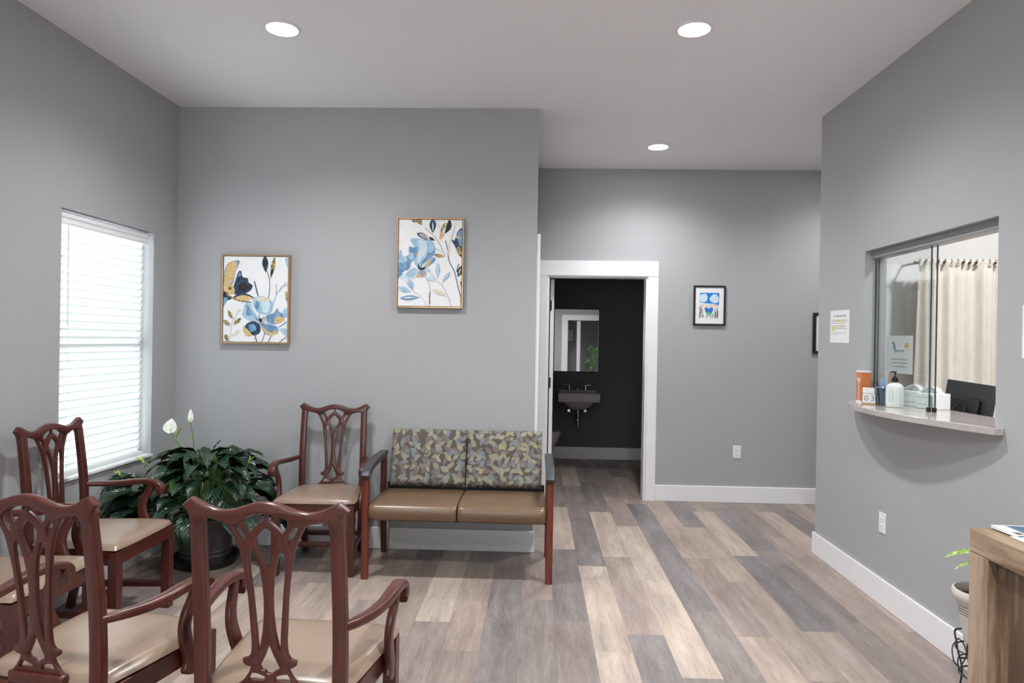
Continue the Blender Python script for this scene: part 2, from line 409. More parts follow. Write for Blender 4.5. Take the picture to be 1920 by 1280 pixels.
def floor_mesh():
    random.seed(4)
    bm = bmesh.new(); uvl = bm.loops.layers.uv.new('plank')
    tl = bm.faces.layers.float.new('tone'); sl = bm.faces.layers.float.new('seed')
    known = {-4: (3.498, {3.498: 1.0, 2.278: .35}), -3: (3.179, {3.179: .6, 4.399: .3, 1.959: .4}), -2: (4.12, {4.12: .35, 2.90: .15, 5.34: .2}),
             -1: (3.836, {3.836: .45, 2.616: .25, 5.056: .3}), 0: (4.78, {4.78: .95, 3.56: .12, 2.34: .3, 6.0: .3}),
             1: (4.44, {4.44: .12, 3.22: .9, 5.66: .3, 6.88: .9, 2.0: .88}), 2: (3.418, {3.418: .6, 4.638: .9, 2.198: .1, 5.858: .15}),
             3: (2.99, {2.99: .93, 4.21: .9, 5.43: .5, 1.77: .2, 6.65: .3}), 4: (4.96, {4.96: .08, 3.74: .1, 2.52: .22, 6.18: .6}),
             5: (3.432, {3.432: .5, 4.652: .62, 2.212: .75, 5.872: .7}), 6: (4.22, {4.22: .72, 3.0: .6, 5.44: .12, 1.78: .5}),
             7: (4.74, {4.74: .85, 3.52: .05, 2.30: .62, 5.96: .45}), 8: (4.87, {4.87: .12, 3.65: .22, 2.43: .3, 6.09: .5}),
             9: (5.216, {5.216: .35, 3.996: .55, 2.776: .5}), 10: (4.77, {4.77: .8, 3.55: .65, 2.33: .4, 5.99: .4})}
    x0, w, L = .122, .18, 1.22
    k = math.floor((XL - .2 - x0) / w)
    while x0 + k * w < OX1 + .2:
        kn = known.get(k); off = kn[0] if kn else random.random() * L
        j = math.floor((YB - .3 - off) / L)
        while off + j * L < BY + .2:
            ya = off + j * L; tone = None
            if kn:
                for yy, tt in kn[1].items():
                    if abs(yy - ya) < .06: tone = tt
            if tone is None: tone = random.choice([.05, .12, .25, .3, .4, .5, .6, .7, .95])
            xa, xb = x0 + k * w, x0 + (k + 1) * w; yb = ya + L
            cs = [(xa, ya), (xb, ya), (xb, yb), (xa, yb)]
            f = bm.faces.new([bm.verts.new((x, y, 0)) for x, y in cs])
            for lp, (x, y) in zip(f.loops, cs): lp[uvl].uv = (x - xa, y - ya)
            f[tl] = tone; f[sl] = random.random(); j += 1
        k += 1
    return bm
fl = struct('floor', floor_mesh(), M['floor'], smooth=0, recalc=False)
struct('ceiling', B((XL - .3, OX1 + .3, YB - .3, BY + .3, H, H + .12)), M['ceiling'], smooth=0)

WY0, WY1, WZ0, WZ1 = 3.53, 4.405, .655, 2.12         # daylight window
T = .15
struct('wall_left', B((XL - T, XL, YB - .2, WY0, 0, H), (XL - T, XL, WY1, YM, 0, H), (XL - T, XL, WY0, WY1, 0, WZ0), (XL - T, XL, WY0, WY1, WZ1, H)), M['wall'], smooth=0)
struct('wall_back', B((XL - T, 0, YM, YM + .12, 0, H)), M['wall'], smooth=0)
struct('wall_hallway', B((-.12, 0, YM + .12, YF, 0, H)), M['wall'], smooth=0)
DX0, DX1, DZ = .112, 1.022, 2.05                      # bathroom doorway
struct('wall_far', B((-.12, DX0, YF, YF + .12, 0, H), (DX1, OX1, YF, YF + .12, 0, H), (DX0, DX1, YF, YF + .12, DZ, H)), M['wall'], smooth=0)
CY0, CY1, CZ0, CZ1 = 3.0, 4.19, 1.09, 2.025           # reception opening
struct('wall_right', B((XR, XR + .13, OY0 - 4.4, CY0, 0, H), (XR, XR + .13, CY1, YR, 0, H), (XR, XR + .13, CY0, CY1, 0, CZ0), (XR, XR + .13, CY0, CY1, CZ1, H)), M['wall'], smooth=0)
struct('wall_office', B((XR + .13, OX1, YR - .02, YR, 0, H), (OX1, OX1 + .1, YR - .02, YF + .1, 0, H)), M['wall'], smooth=0)
struct('wall_office_interior', B((XR + .13, OX1, YR - .04, YR - .02, 0, H), (OX1, OX1 + .1, OY0, YR - .02, 0, H), (XR + .13, OX1, OY0 - .1, OY0, 0, H)), M['officewall'], smooth=0)
# behind the camera: wall with an entrance opening and a shallow vestibule
EX0, EX1 = .90, 1.86
FW0, FW1, FZ0, FZ1 = -2.1, .35, .75, 2.35
struct('wall_front', B((XL - T, FW0, YB - .12, YB, 0, H), (FW1, EX0, YB - .12, YB, 0, H), (FW0, FW1, YB - .12, YB, 0, FZ0), (FW0, FW1, YB - .12, YB, FZ1, H), (EX1, XR + .13, YB - .12, YB, 0, H), (EX0, EX1, YB - .12, YB, 2.05, H),
                       (EX0 - .9, XR + .4, YB - 1.5, YB - 1.4, 0, H), (EX0 - .9, EX0 - .8, YB - 1.4, YB - .12, 0, H), (XR + .3, XR + .4, YB - 1.4, YB - .12, 0, H),
                       (XR + .13, XR + .4, YB - .12, YB - .02, 0, H)), M['wall'], smooth=0)
struct('trim_4', B((EX0 - .15, EX0, YB, YB + .02, 0, 2.05), (EX1, EX1 + .1, YB, YB + .02, 0, 2.05), (EX0 - .15, EX1 + .1, YB, YB + .022, 2.05, 2.2),
                   (EX0, EX0 + .02, YB - .12, YB, 0, 2.05), (EX1 - .02, EX1, YB - .12, YB, 0, 2.05)), M['trim'], smooth=0)
w2 = empty('added_fill_window', (0, 0, 0), kind='structure')  # unseen window added behind the camera to bring in fill daylight
obj('window_frame', B((FW0, FW0 + .05, YB - .1, YB - .04, FZ0, FZ1), (FW1 - .05, FW1, YB - .1, YB - .04, FZ0, FZ1), ((FW0 + FW1) / 2 - .03, (FW0 + FW1) / 2 + .03, YB - .1, YB - .04, FZ0, FZ1),
                       (FW0, FW1, YB - .1, YB - .04, FZ0, FZ0 + .05), (FW0, FW1, YB - .1, YB - .04, FZ1 - .05, FZ1)), M['trim'], w2, bevel=.003, seg=1)
obj('window_pane', B((FW0 + .04, FW1 - .04, YB - .075, YB - .069, FZ0 + .04, FZ1 - .04)), M['glass'], w2, smooth=0)
struct('floor_vestibule', B((EX0 - .9, XR + .4, YB - 1.5, YB - .25, -.02, 0.001)), M['bathtrim'], smooth=0)
struct('ceiling_vestibule', B((EX0 - .9, XR + .4, YB - 1.5, YB - .25, H - .1, H)), M['ceiling'], smooth=0)
# bathroom shell
struct('wall_bathroom', B((BX0, BX1, BY, BY + .1, 0, H), (BX0 - .1, BX0, YF + .12, BY + .1, 0, H), (BX1, BX1 + .1, YF + .12, BY + .1, 0, H),
                          (BX0, DX0 - .01, YF + .12, YF + .125, 0, H), (DX1 + .01, BX1, YF + .12, YF + .125, 0, H), (DX0 - .01, DX1 + .01, YF + .12, YF + .125, DZ + .01, H)), M['bathwall'], smooth=0)

BH, BT = .147, .016
def bboard(name, boxes, mat='trim'): return struct(name, B(*boxes), M[mat], bevel=.003, seg=1)
bboard('baseboard_left', [(XL, XL + BT, YB, YM, 0, BH)])
bboard('baseboard_back', [(XL + BT, BT - .002, YM - BT, YM, 0, BH)])
bboard('baseboard_right', [(XR - BT, XR, YB, YR + BT, 0, BH), (XR, XR + .6, YR, YR + BT, 0, BH)])
bboard('baseboard_far', [(DX1 + .098, OX1, YF - BT, YF, 0, BH)])
bboard('baseboard_bathroom', [(BX0, BX1, BY - BT, BY, 0, BH), (BX1 - BT, BX1, YF + .13, BY - BT, 0, BH)], 'bathtrim')
bboard('baseboard_front', [(XL + BT, EX0 - .15, YB, YB + BT, 0, BH)])

# bathroom doorway: casing, jambs, open leaf
door = empty('door_1', (0, 0, 0), kind='structure')
obj('door_casing', B((.002, DX0 - .008, YF - .02, YF, 0, DZ + .01), (DX1 + .006, DX1 + .098, YF - .02, YF, 0, DZ + .01), (.002, DX1 + .098, YF - .023, YF, DZ + .01, DZ + .148)), M['trim'], door, bevel=.002, seg=1)
obj('door_jamb', B((DX0 - .008, DX0 + .01, YF - .004, YF + .13, 0, DZ), (DX1 - .012, DX1 + .006, YF - .004, YF + .13, 0, DZ), (DX0 - .008, DX1 + .006, YF - .004, YF + .13, DZ - .004, DZ + .014)), M['trim'], door, bevel=.001, seg=1)
obj('door_leaf', B((DX0 + .022, DX0 + .058, YF + .14, YF + .14 + .88, .012, DZ - .012)), M['trim'], door, bevel=.002, seg=1)
for z in (1.79, 1.06, .33):
    hb = B((DX0 + .011, DX0 + .037, YF + .130, YF + .1395, z - .048, z + .048)); lathe(hb, [(.007, z - .05), (.007, z + .05)], 10, (DX0 + .016, YF + .126, 0))
    obj('hinge', hb, M['blackmetal'], door, bevel=.001, seg=1)
# casing of the side door in the hallway wall, edge-on from the camera
struct('trim_1', B((0, .022, YM + .015, YM + .115, 0, 2.08), (0, .022, YM + 1.03, YM + 1.13, 0, 2.08), (0, .024, YM + .015, YM + 1.13, 2.08, 2.19)), M['trim'], bevel=.002, seg=1)
struct('door_2', B((.001, .006, YM + .13, YM + 1.015, .01, 2.06)), M['trim'], bevel=.001, seg=1)

# ---- daylight window
win = empty('window_1', (0, 0, 0), kind='structure')
fx = XL - .13
obj('window_frame', B((fx, fx + .05, WY0, WY0 + .045, WZ0, WZ1), (fx, fx + .05, WY1 - .045, WY1, WZ0, WZ1), (fx, fx + .05, WY0, WY1, WZ0, WZ0 + .05), (fx, fx + .05, WY0, WY1, WZ1 - .045, WZ1),
                      (fx, fx + .05, WY0, WY1, (WZ0 + WZ1) / 2 - .025, (WZ0 + WZ1) / 2 + .025)), M['trim'], win, bevel=.003, seg=1)
obj('window_pane', B((fx + .02, fx + .026, WY0 + .04, WY1 - .04, WZ0 + .04, WZ1 - .04)), M['glass'], win, smooth=0)
obj('window_sill', B((XL - .1, XL + .018, WY0 + .001, WY1 - .001, WZ0 - .0, WZ0 + .018)), M['trim'], win, bevel=.003, seg=1)

bl = empty('window_blinds', (XL - .045, (WY0 + WY1) / 2, WZ0), label='white horizontal slat blinds hanging in the daylight window', cat='blinds')
def bpt(x, y, z): return (x - (XL - .045), y - (WY0 + WY1) / 2, z - WZ0)
hy0, hy1 = WY0 + .008 - (WY0 + WY1) / 2, WY1 - .028 - (WY0 + WY1) / 2
ztop = WZ1 - WZ0 - .012
vb = bmesh.new()
prof = [(-.012, 0), (.022, 0), (.022, -.012), (.03, -.018), (.03, -.03), (.024, -.036), (.024, -.052), (.03, -.058), (.027, -.070), (.014, -.070), (.014, -.006), (-.012, -.006)]
ra = [vb.verts.new((px, hy0, ztop + pz)) for px, pz in prof]; rb = [vb.verts.new((px, hy1, ztop + pz)) for px, pz in prof]
for i in range(len(prof)): vb.faces.new((ra[i], ra[(i + 1) % len(prof)], rb[(i + 1) % len(prof)], rb[i]))
vb.faces.new(ra[::-1]); vb.faces.new(rb)
obj('valance', vb, M['trim'], bl, smooth=25)
sb = bmesh.new(); nS = 31; zs0, zs1 = .058, ztop - .082
for i in range(nS):
    z = zs0 + (zs1 - zs0) * i / (nS - 1); a = R(66)
    # slightly crowned slat, tilted nearly shut
    pts = []
    for t in (-1, -.5, 0, .5, 1):
        q = t * .0255; crown = .0022 * (1 - t * t)
        pts.append((q * math.cos(a) - crown * math.sin(a) - 0.0, q * math.sin(a) * -1 * -1 + crown * math.cos(a)))
    top = [(p[0], p[1] + .0011) for p in pts]; bot = [(p[0], p[1] - .0011) for p in pts][::-1]
    pr = top + bot
    A = [sb.verts.new((px - .01, hy0 + .004, z + pz)) for px, pz in pr]; Bv = [sb.verts.new((px - .01, hy1 - .006, z + pz)) for px, pz in pr]
    for j in range(len(pr)): sb.faces.new((A[j], A[(j + 1) % len(pr)], Bv[(j + 1) % len(pr)], Bv[j]))
    sb.faces.new(A[::-1]); sb.faces.new(Bv)
obj('slats', sb, M['slat'], bl, smooth=30)
obj('bottom_rail', B((-.03, .016, hy0 + .004, hy1 - .006, .020, .040)), M['slat'], bl, bevel=.004)
cb = bmesh.new()
for yy in (hy0 + .10, hy1 - .13): tube(cb, [(.012, yy, .03), (.014, yy, .5), (.012, yy, ztop - .07)], .0012, 6)
obj('lift_cord', cb, M['trim'], bl)
obj('tilt_wand', tube(bmesh.new(), [(.036, hy0 + .06, ztop - .07), (.038, hy0 + .062, ztop - .62)], .004, 8), M['trim'], bl)
cz = bmesh.new()
for q in range(7):
    lathe(cz, [(.001, -.003), (.006, 0), (.001, .003)], 8, (.014, hy0 + .35 + q * .012, .012 + .004 * (q % 2)))
obj('cord_coil', cz, M['trim'], bl)

# ---- reception opening: track, glass, counter
struct('trim_2', B((XR + .04, XR + .115, CY0, CY1, CZ1 - .045, CZ1)), varied('grey_track', (.30, .31, .315), .35, .02), bevel=.003, seg=1)
for i, (x, lab) in enumerate(((XR + .062, 'outer sliding glass panel over the reception counter, nearer the waiting room'), (XR + .082, 'inner sliding glass panel over the reception counter, behind the outer one'))):
    g = empty('sliding_glass_panel', (x, 3.88 - .0 * i, 1.122), label=lab, cat='glass panel')
    y0 = 3.60 - .016 * i - 3.88; y1 = 4.184 - 3.88
    obj('pane', B((-.003, .003, y0 + .003, y1 - .003, 0, CZ1 - .046 - 1.122)), M['glass'], g, smooth=0)
    for e0 in (y0, y1 - .003): obj('edge', B((-.0034, .0034, e0, e0 + .003, 0, .857)), M['glassedge'], g, smooth=0)
    obj('guide_block', B((-.008, .008, y0 - .002, y0 + .018, -.002, .022)), M['black'], g, bevel=.002, seg=1)

ct = bmesh.new()
arc = [(XR + .25, 2.995), (XR + .25, 4.185), (XR - .0, 4.19), (XR - .0, 4.262), (XR - .044, 4.262)]
Yc0, Yc1 = 4.245, 2.955
for i in range(1, 24):
    t = i / 24; y = Yc0 + (Yc1 - Yc0) * t
    arc.append((XR - .048 - .138 * math.sin(math.pi * t ** .82) ** .85 * (1 + .0 * t), y))
arc += [(XR - .048, Yc1), (XR - .044, 2.94), (XR - .0, 2.94), (XR, 2.995)]
lo = [ct.verts.new((x, y, 1.088)) for x, y in arc]; hi = [ct.verts.new((x, y, 1.12)) for x, y in arc]
for i in range(len(arc)): ct.faces.new((lo[i], lo[(i + 1) % len(arc)], hi[(i + 1) % len(arc)], hi[i]))
ct.faces.new(hi); ct.faces.new(lo[::-1])
for v in ct.verts: v.co -= Vector((XR, 3.6, 1.088))
o = obj('reception_counter', ct, M['granite'], loc=(XR, 3.6, 1.088), bevel=.003, smooth=30)
tag(o, 'curved grey granite counter ledge under the reception window', 'counter')

# ------------------------------------------------------------------ ceiling lamps
def downlight(x, y, label, mat='lamp', r=.076, power=1.0):
    t = empty('recessed_ceiling_light', (x, y, H), label=label, cat='ceiling light', group='round recessed ceiling lights')
    obj('trim_ring', lathe(bmesh.new(), [(r, -.004), (r + .004, -.010), (r + .014, -.008), (r + .020, -.0005), (r, -.0005)], 40), M['ledtrim'], t, smooth=30)
    if mat == 'lamp' and y > YB:
        ld = bpy.data.lights.new('lamp_beam', 'SPOT'); ld.energy = SPOT * power; ld.spot_size = R(150); ld.spot_blend = 1.0; ld.shadow_soft_size = r * .9; ld.color = (.975, .985, 1.0)
        lo_ = bpy.data.objects.new('lamp_beam', ld); COL.objects.link(lo_); lo_.parent = t; lo_.location = (0, 0, -.012)
    obj('diffuser', lathe(bmesh.new(), [(r, -.002), (r - .001, -.007), (.001, -.0075)], 40), M[mat], t, smooth=30)
downlight(-1.336, 3.49, 'round recessed ceiling light over the loveseat side, left of the two nearest the camera')
downlight(.777, 3.49, 'round recessed ceiling light over the open floor, right of the two nearest the camera', power=1.15)
downlight(.97, 5.59, 'round recessed ceiling light in the hallway in front of the bathroom door', power=0.82)
downlight(-1.336, 1.30, 'round recessed ceiling light above the left front chairs, out of view', power=0.95)
downlight(.777, 1.30, 'round recessed ceiling light right above the camera side, out of view', power=1.7)
downlight(-1.336, -.9, 'round recessed ceiling light at the rear left behind the camera')
downlight(.777, -.9, 'round recessed ceiling light at the rear right behind the camera')
downlight(2.85, 5.59, 'round recessed ceiling light round the corner of the hallway', power=0.62)
downlight(3.05, 3.3, 'round recessed ceiling light inside the reception office', 'officelamp')
downlight(1.3, YB - .8, 'round recessed ceiling light in the entrance vestibule')

# ------------------------------------------------------------------ chairs
def build_chair(label, loc, rz):
    c = empty('armchair', loc, rz, label, 'chair', 'matching cherry wood armchairs with tan vinyl seats')
    W = M['cherry']
    # rear legs run on as back posts
    def postpath(s): return crom([(s * .185, .262, 0), (s * .192, .232, .18), (s * .2, .208, .40), (s * .202, .205, .50), (s * .203, .212, .66), (s * .202, .228, .82), (s * .200, .245, .955)], 4)
    for s in (-1, 1):
        pp = postpath(s)
        obj('leg', sweep(bmesh.new(), pp, lambda i, n: rrect(.040, .034 - .006 * i / n, .005, 2), (1, 0, 0)), W, c, smooth=35)
    for s in (-1, 1):
        fb = B((s * .228 - .0225, s * .228 + .0225, -.258, -.213, 0, .435))
        for q in (-.008, .0, .008): B((s * .228 + q - .0012, s * .228 + q + .0012, -.2592, -.2575, .02, .36), bm=fb)
        obj('leg', fb, W, c, bevel=.004, smooth=35)
    # rails
    rl = bmesh.new()
    def plank(a, b, z0, z1, t):
        a, b = Vector(a), Vector(b); d = (b - a).normalized(); n = Vector((-d.y, d.x)) * t / 2
        v = [rl.verts.new((*(p + q), z)) for p, q in ((a, -n), (b, -n), (b, n), (a, n)) for z in (z0, z1)]
        for f in ((0, 2, 3, 1), (2, 4, 5, 3), (4, 6, 7, 5), (6, 0, 1, 7), (1, 3, 5, 7), (0, 6, 4, 2)): rl.faces.new([v[i] for i in f])
    plank((-.21, -.245), (.21, -.245), .372, .437, .022)
    plank((-.2, .208), (.2, .208), .372, .437, .022)
    for s in (-1, 1): plank((s * .236, -.22), (s * .208, .2), .372, .437, .022)
    obj('seat_rail', rl, W, c, bevel=.003, smooth=35)
    st = bmesh.new()
    for s in (-1, 1): sweep(st, [(s * .226, -.22, .125), (s * .193, .225, .125)], rrect(.02, .032, .003, 2), (1, 0, 0))
    sweep(st, [(-.21, -.01, .125), (.21, -.01, .125)], rrect(.02, .03, .003, 2), (0, 1, 0))
    sweep(st, [(-.185, .235, .13), (.185, .235, .13)], rrect(.02, .032, .003, 2), (0, 1, 0))
    obj('stretcher', st, W, c, smooth=35)
    # seat cushion
    cb = bmesh.new(); N = 22; top, bot = {}, {}
    for i in range(N + 1):
        for j in range(N + 1):
            u = -1 + 2 * i / N; v = -1 + 2 * j / N
            u = math.copysign(abs(u) ** .75, u); v = math.copysign(abs(v) ** .75, v)
            k = 1 - .045 * (abs(u) ** 4) * (abs(v) ** 4)
            hw = (.262 + (.212 - .262) * (v + 1) / 2); x = u * hw * k; y = (-.030 + v * .232) * (1 if v < 0 else k); 
            if v < 0: y = -.030 + v * .232 * k
            dome = (max(0, 1 - abs(u) ** 5) * max(0, 1 - abs(v) ** 5)) ** .30
            top[i, j] = cb.verts.new((x, y, .444 + .033 * dome + .008 * (1 - u * u) * (1 - v * v)))
            e = (max(abs(u), abs(v))); bot[i, j] = cb.verts.new((x * (1 - .02 * (e > .99)), y, .446 - .010 * min(1, (1 - e) * 12 + .3)))
    for i in range(N):
        for j in range(N):
            cb.faces.new((top[i, j], top[i + 1, j], top[i + 1, j + 1], top[i, j + 1])); cb.faces.new((bot[i, j], bot[i, j + 1], bot[i + 1, j + 1], bot[i + 1, j]))
    for i in range(N):
        for a, b in (((i, 0), (i + 1, 0)), ((i + 1, N), (i, N)), ((0, i + 1), (0, i)), ((N, i), (N, i + 1))):
            cb.faces.new((bot[a], bot[b], top[b], top[a]))
    obj('seat_cushion', cb, M['vinyl'], c, smooth=80)
    # crest rail
    tp = [(.238, .984), (.212, 1.006), (.195, .998), (.17, .984), (.145, .975), (.12, .972), (.09, .976), (.065, .985), (.04, .993), (.02, .9975), (0, .999)]
    outer = tp + [(-x, z) for x, z in tp[-2::-1]]
    lowr = [(-.219, .955), (-.219, .935), (-.181, .935), (-.178, .946), (-.165, .948), (-.13, .940), (-.105, .930), (-.08, .934), (-.06, .950), (-.035, .962), (0, .967)]
    low = lowr + [(-x, z) for x, z in lowr[-2::-1]]
    cr = shape2d(outer + [(-.224, .965)] + low + [(.224, .965)], [], .030, .007)
    def tilt(b, y0):
        for v in b.verts: v.co.y += y0 + .205 + max(0, (v.co.z - .48)) * .083 + .02 * max(0, v.co.z - .75) - .016 * math.cos(v.co.x / .24 * math.pi / 2) * 0
    tilt(cr, 0.0)
    obj('crest_rail', cr, W, c, smooth=35)
    # pierced splat
    L = [(0, .988), (-.06, .984), (-.09, .962), (-.128, .948), (-.108, .925), (-.092, .895), (-.080, .865), (-.071, .82), (-.063, .77), (-.058, .72), (-.054, .65), (-.051, .60), (-.052, .575), (-.054, .562), (-.062, .549), (-.079, .545), (-.077, .532), (-.068, .525), (-.055, .522), (-.060, .508), (-.072, .490), (-.088, .470)]
    outer = L + [(-x, z) for x, z in L[:0:-1]]
    hl = [(-.047, .860), (-.053, .84), (-.051, .80), (-.0445, .74), (-.0395, .68), (-.0345, .62), (-.032, .572), (-.027, .585), (-.018, .63), (-.0135, .68), (-.013, .72), (-.016, .77), (-.022, .81), (-.033, .845), (-.040, .862)]
    hd = [(-.004, .924), (-.014, .915), (-.024, .903), (-.031, .893), (-.028, .875), (-.018, .85), (-.008, .825), (0, .808)]
    hd = hd + [(-x, z) for x, z in hd[-2::-1]]
    hs = [(-.092, .930), (-.084, .912), (-.074, .895), (-.066, .880), (-.061, .893), (-.062, .905), (-.073, .920), (-.080, .930)]
    hu = [(-.066, .955), (-.062, .935), (-.048, .912), (-.034, .927), (-.018, .941), (-.005, .950), (-.005, .976), (-.03, .974), (-.055, .968)]
    ht = [(0, .590), (-.006, .575), (-.014, .555), (-.024, .535), (-.029, .524), (-.024, .515), (-.014, .513), (-.009, .505), (0, .503)]
    ht = ht + [(-x, z) for x, z in ht[-2:0:-1]]
    hb = [(-.052, .505), (-.035, .503), (-.015, .496), (-.015, .484), (-.064, .484)]
    mir = lambda h: [(-x, z) for x, z in h[::-1]]
    sp = shape2d(outer, [hl, mir(hl), hd, hs, mir(hs), hu, mir(hu), ht, hb, mir(hb)], .014, .0022)
    tilt(sp, 0.0)
    obj('splat', sp, W, c, smooth=35)
    sh = B((-.094, .094, .192, .222, .437, .474)); obj('splat_shoe', sh, W, c, bevel=.006, smooth=35)
    # arms and supports
    for s in (-1, 1):
        pa = crom([(s * .212, .212, .648), (s * .234, .17, .646), (s * .258, .10, .644), (s * .274, .03, .648), (s * .281, -.04, .655), (s * .282, -.10, .655), (s * .280, -.145, .646), (s * .280, -.172, .626), (s * .280, -.168, .602), (s * .280, -.150, .597)], 4)
        n = len(pa)
        def pf(i, k, n=n):
            t = i / (n - 1); w = .026 + .020 * math.sin(min(1, t * 1.3) * math.pi * .5); h = .026 + .004 * math.sin(t * math.pi)
            if t > .86: h = .026 + .004 * (t - .86) / .14
            return rrect(w, h, .010, 3)
        ab = sweep(bmesh.new(), pa, pf, (1, 0, 0))
        lathe(ab, [(.001, -.024), (.012, -.024), (.0185, -.019), (.0185, .019), (.012, .024), (.001, .024)], 18, (s * .281, -.157, .620), axis='X')
        obj('armrest', ab, W, c, smooth=50)
        ps = crom([(s * .277, -.118, .645), (s * .274, -.100, .600), (s * .269, -.080, .560), (s * .264, -.074, .515), (s * .259, -.088, .465), (s * .257, -.108, .420), (s * .257, -.112, .385), (s * .257, -.100, .352)], 4)
        obj('arm_support', sweep(bmesh.new(), ps, lambda i, k: rrect(.024, .036 + .022 * (i / (k - 1)) - (.02 if i == k - 1 else 0), .007, 3), (1, 0, 0)), W, c, smooth=50)
    return c
P = math.pi
chair0 = build_chair('cherry wood armchair facing the camera against the grey wall, beside the loveseat', (-1.345, 4.35, 0), R(2.5))
def chair(loc, rz, label):
    r = copy_tree(chair0); r.location = loc; r.rotation_euler = (0, 0, rz); r['label'] = label; return r
chair((-2.186, 3.36, 0), P / 2, 'cherry wood armchair with its back to the window blinds, next to the peace lily')
chair((-2.190, 2.73, 0), P / 2, 'cherry wood armchair along the left wall, nearest the camera and cut by the left edge')
chair((-.72, 2.11, 0), P - R(3.5), 'cherry wood armchair seen from behind at bottom centre, right of its twin')
chair((-1.386, 2.13, 0), P - R(10), 'cherry wood armchair seen from behind in the bottom left corner')

# ------------------------------------------------------------------ loveseat
def loveseat():
    t = empty('loveseat', (-.454, 4.35, 0), 0, 'two-seat loveseat with leaf print backs and bronze brown vinyl seats by the grey wall', 'loveseat')
    for s in (-1, 1):
        x = s * .556
        obj('leg', sweep(bmesh.new(), [(x, -.255, 0), (x, -.255, .3), (x, -.255, .63)], lambda i, n: rrect(.044, .040 + .004 * i, .012, 3), (1, 0, 0)), M['cherry2'], t, smooth=45)
        obj('leg', sweep(bmesh.new(), crom([(x, .275, 0), (x, .25, .2), (x, .225, .42), (x, .235, .66)], 3), rrect(.038, .042, .01, 3), (1, 0, 0)), M['cherry'], t, smooth=45)
        ar = [(x, -.275, .612), (x, -.235, .642), (x, -.14, .668), (x, -.02, .679), (x, .12, .682), (x, .245, .680)]
        obj('arm_rail', sweep(bmesh.new(), crom([(a, b, c - .018) for a, b, c in ar], 4), rrect(.040, .03, .008, 3), (1, 0, 0)), M['cherry'], t, smooth=45)
        o = obj('armrest', sweep(bmesh.new(), crom([(a, b - .008, c + .007) for a, b, c in ar], 4), rrect(.056, .024, .010, 4), (1, 0, 0)), M['capblack'], t, smooth=50)
        o['label'] = 'charcoal moulded arm cap'
    obj('seat_frame', B((-.534, .534, -.23, .23, .345, .375)), M['black'], t, bevel=.004)
    for a, b in ((-.532, -.004), (.004, .532)):
        bm = bmesh.new(); N = 16; rows = []
        prof = []
        for k in range(9): an = R(-90 - 0 + 0) ; 
        # waterfall profile in y,z
        y0, y1, z0, z1 = -.292, .21, .352, .458
        pts = [(y1, z0 + .02)] + [(y0 + .045 + .045 * math.cos(R(q)), z0 + .042 + .042 * math.sin(R(q))) for q in (270, 240, 210)] + \
              [(y0 + .0, z0 + .05)] + [(y0 + .048 + .048 * math.cos(R(q)), z1 - .04 + .04 * math.sin(R(q))) for q in (170, 150, 130, 110, 95)] + [(y0 + .12, z1 + .003), (-.05, z1 + .006), (.08, z1 - .004), (y1 - .02, z1 - .006), (y1, z1 - .02)]
        xs = [a + (b - a) * q for q in (0, .008, .03, .07, .2, .4, .6, .8, .93, .97, .992, 1)]
        for x in xs:
            e = min(x - a, b - x); k = 1 - .10 * max(0, 1 - e / .02) ** 2
            cy, cz = -.04, (z0 + z1) / 2
            rows.append([bm.verts.new((x, cy + (y - cy) * (1 - (1 - k) * .35), cz + (z - cz) * k)) for y, z in pts])
        for r1, r2 in zip(rows, rows[1:]):
            for j in range(len(pts)): bm.faces.new((r1[j], r1[(j + 1) % len(pts)], r2[(j + 1) % len(pts)], r2[j]))
        bm.faces.new(rows[0][::-1]); bm.faces.new(rows[-1])
        obj('seat_cushion', bm, M['brownvinyl'], t, smooth=60, bevel=0)
    for a, b in ((-.510, -.003), (.003, .510)):
        bm = bmesh.new(); NX, NZ = 14, 12; F, K = {}, {}
        for i in range(NX + 1):
            for j in range(NZ + 1):
                u = -1 + 2 * i / NX; v = -1 + 2 * j / NZ
                us = math.copysign(abs(u) ** .7, u); vs = math.copysign(abs(v) ** .7, v)
                x = (a + b) / 2 + us * (b - a) / 2; z = .652 + vs * .182; 
                rnd = (max(0, 1 - abs(us) ** 7) * max(0, 1 - abs(vs) ** 7)) ** .5
                yc = .205 + (z - .47) * .30
                F[i, j] = bm.verts.new((x, yc - .010 - .026 * rnd, z)); K[i, j] = bm.verts.new((x, yc + .005 + .018 * rnd, z))
        for i in range(NX):
            for j in range(NZ):
                bm.faces.new((F[i, j], F[i + 1, j], F[i + 1, j + 1], F[i, j + 1])); bm.faces.new((K[i, j], K[i, j + 1], K[i + 1, j + 1], K[i + 1, j]))
        ring = [(i, 0) for i in range(NX)] + [(NX, j) for j in range(NZ)] + [(i, NZ) for i in range(NX, 0, -1)] + [(0, j) for j in range(NZ, 0, -1)]
        for q in range(len(ring)):
            p1, p2 = ring[q], ring[(q + 1) % len(ring)]; bm.faces.new((F[p1], K[p1], K[p2], F[p2]))
        o = obj('backrest', bm, M['leaffabric'], t, smooth=70)
    obj('back_frame', B((-.53, .53, .232, .252, .40, .485)), M['black'], t, bevel=.004)
    return t
loveseat()

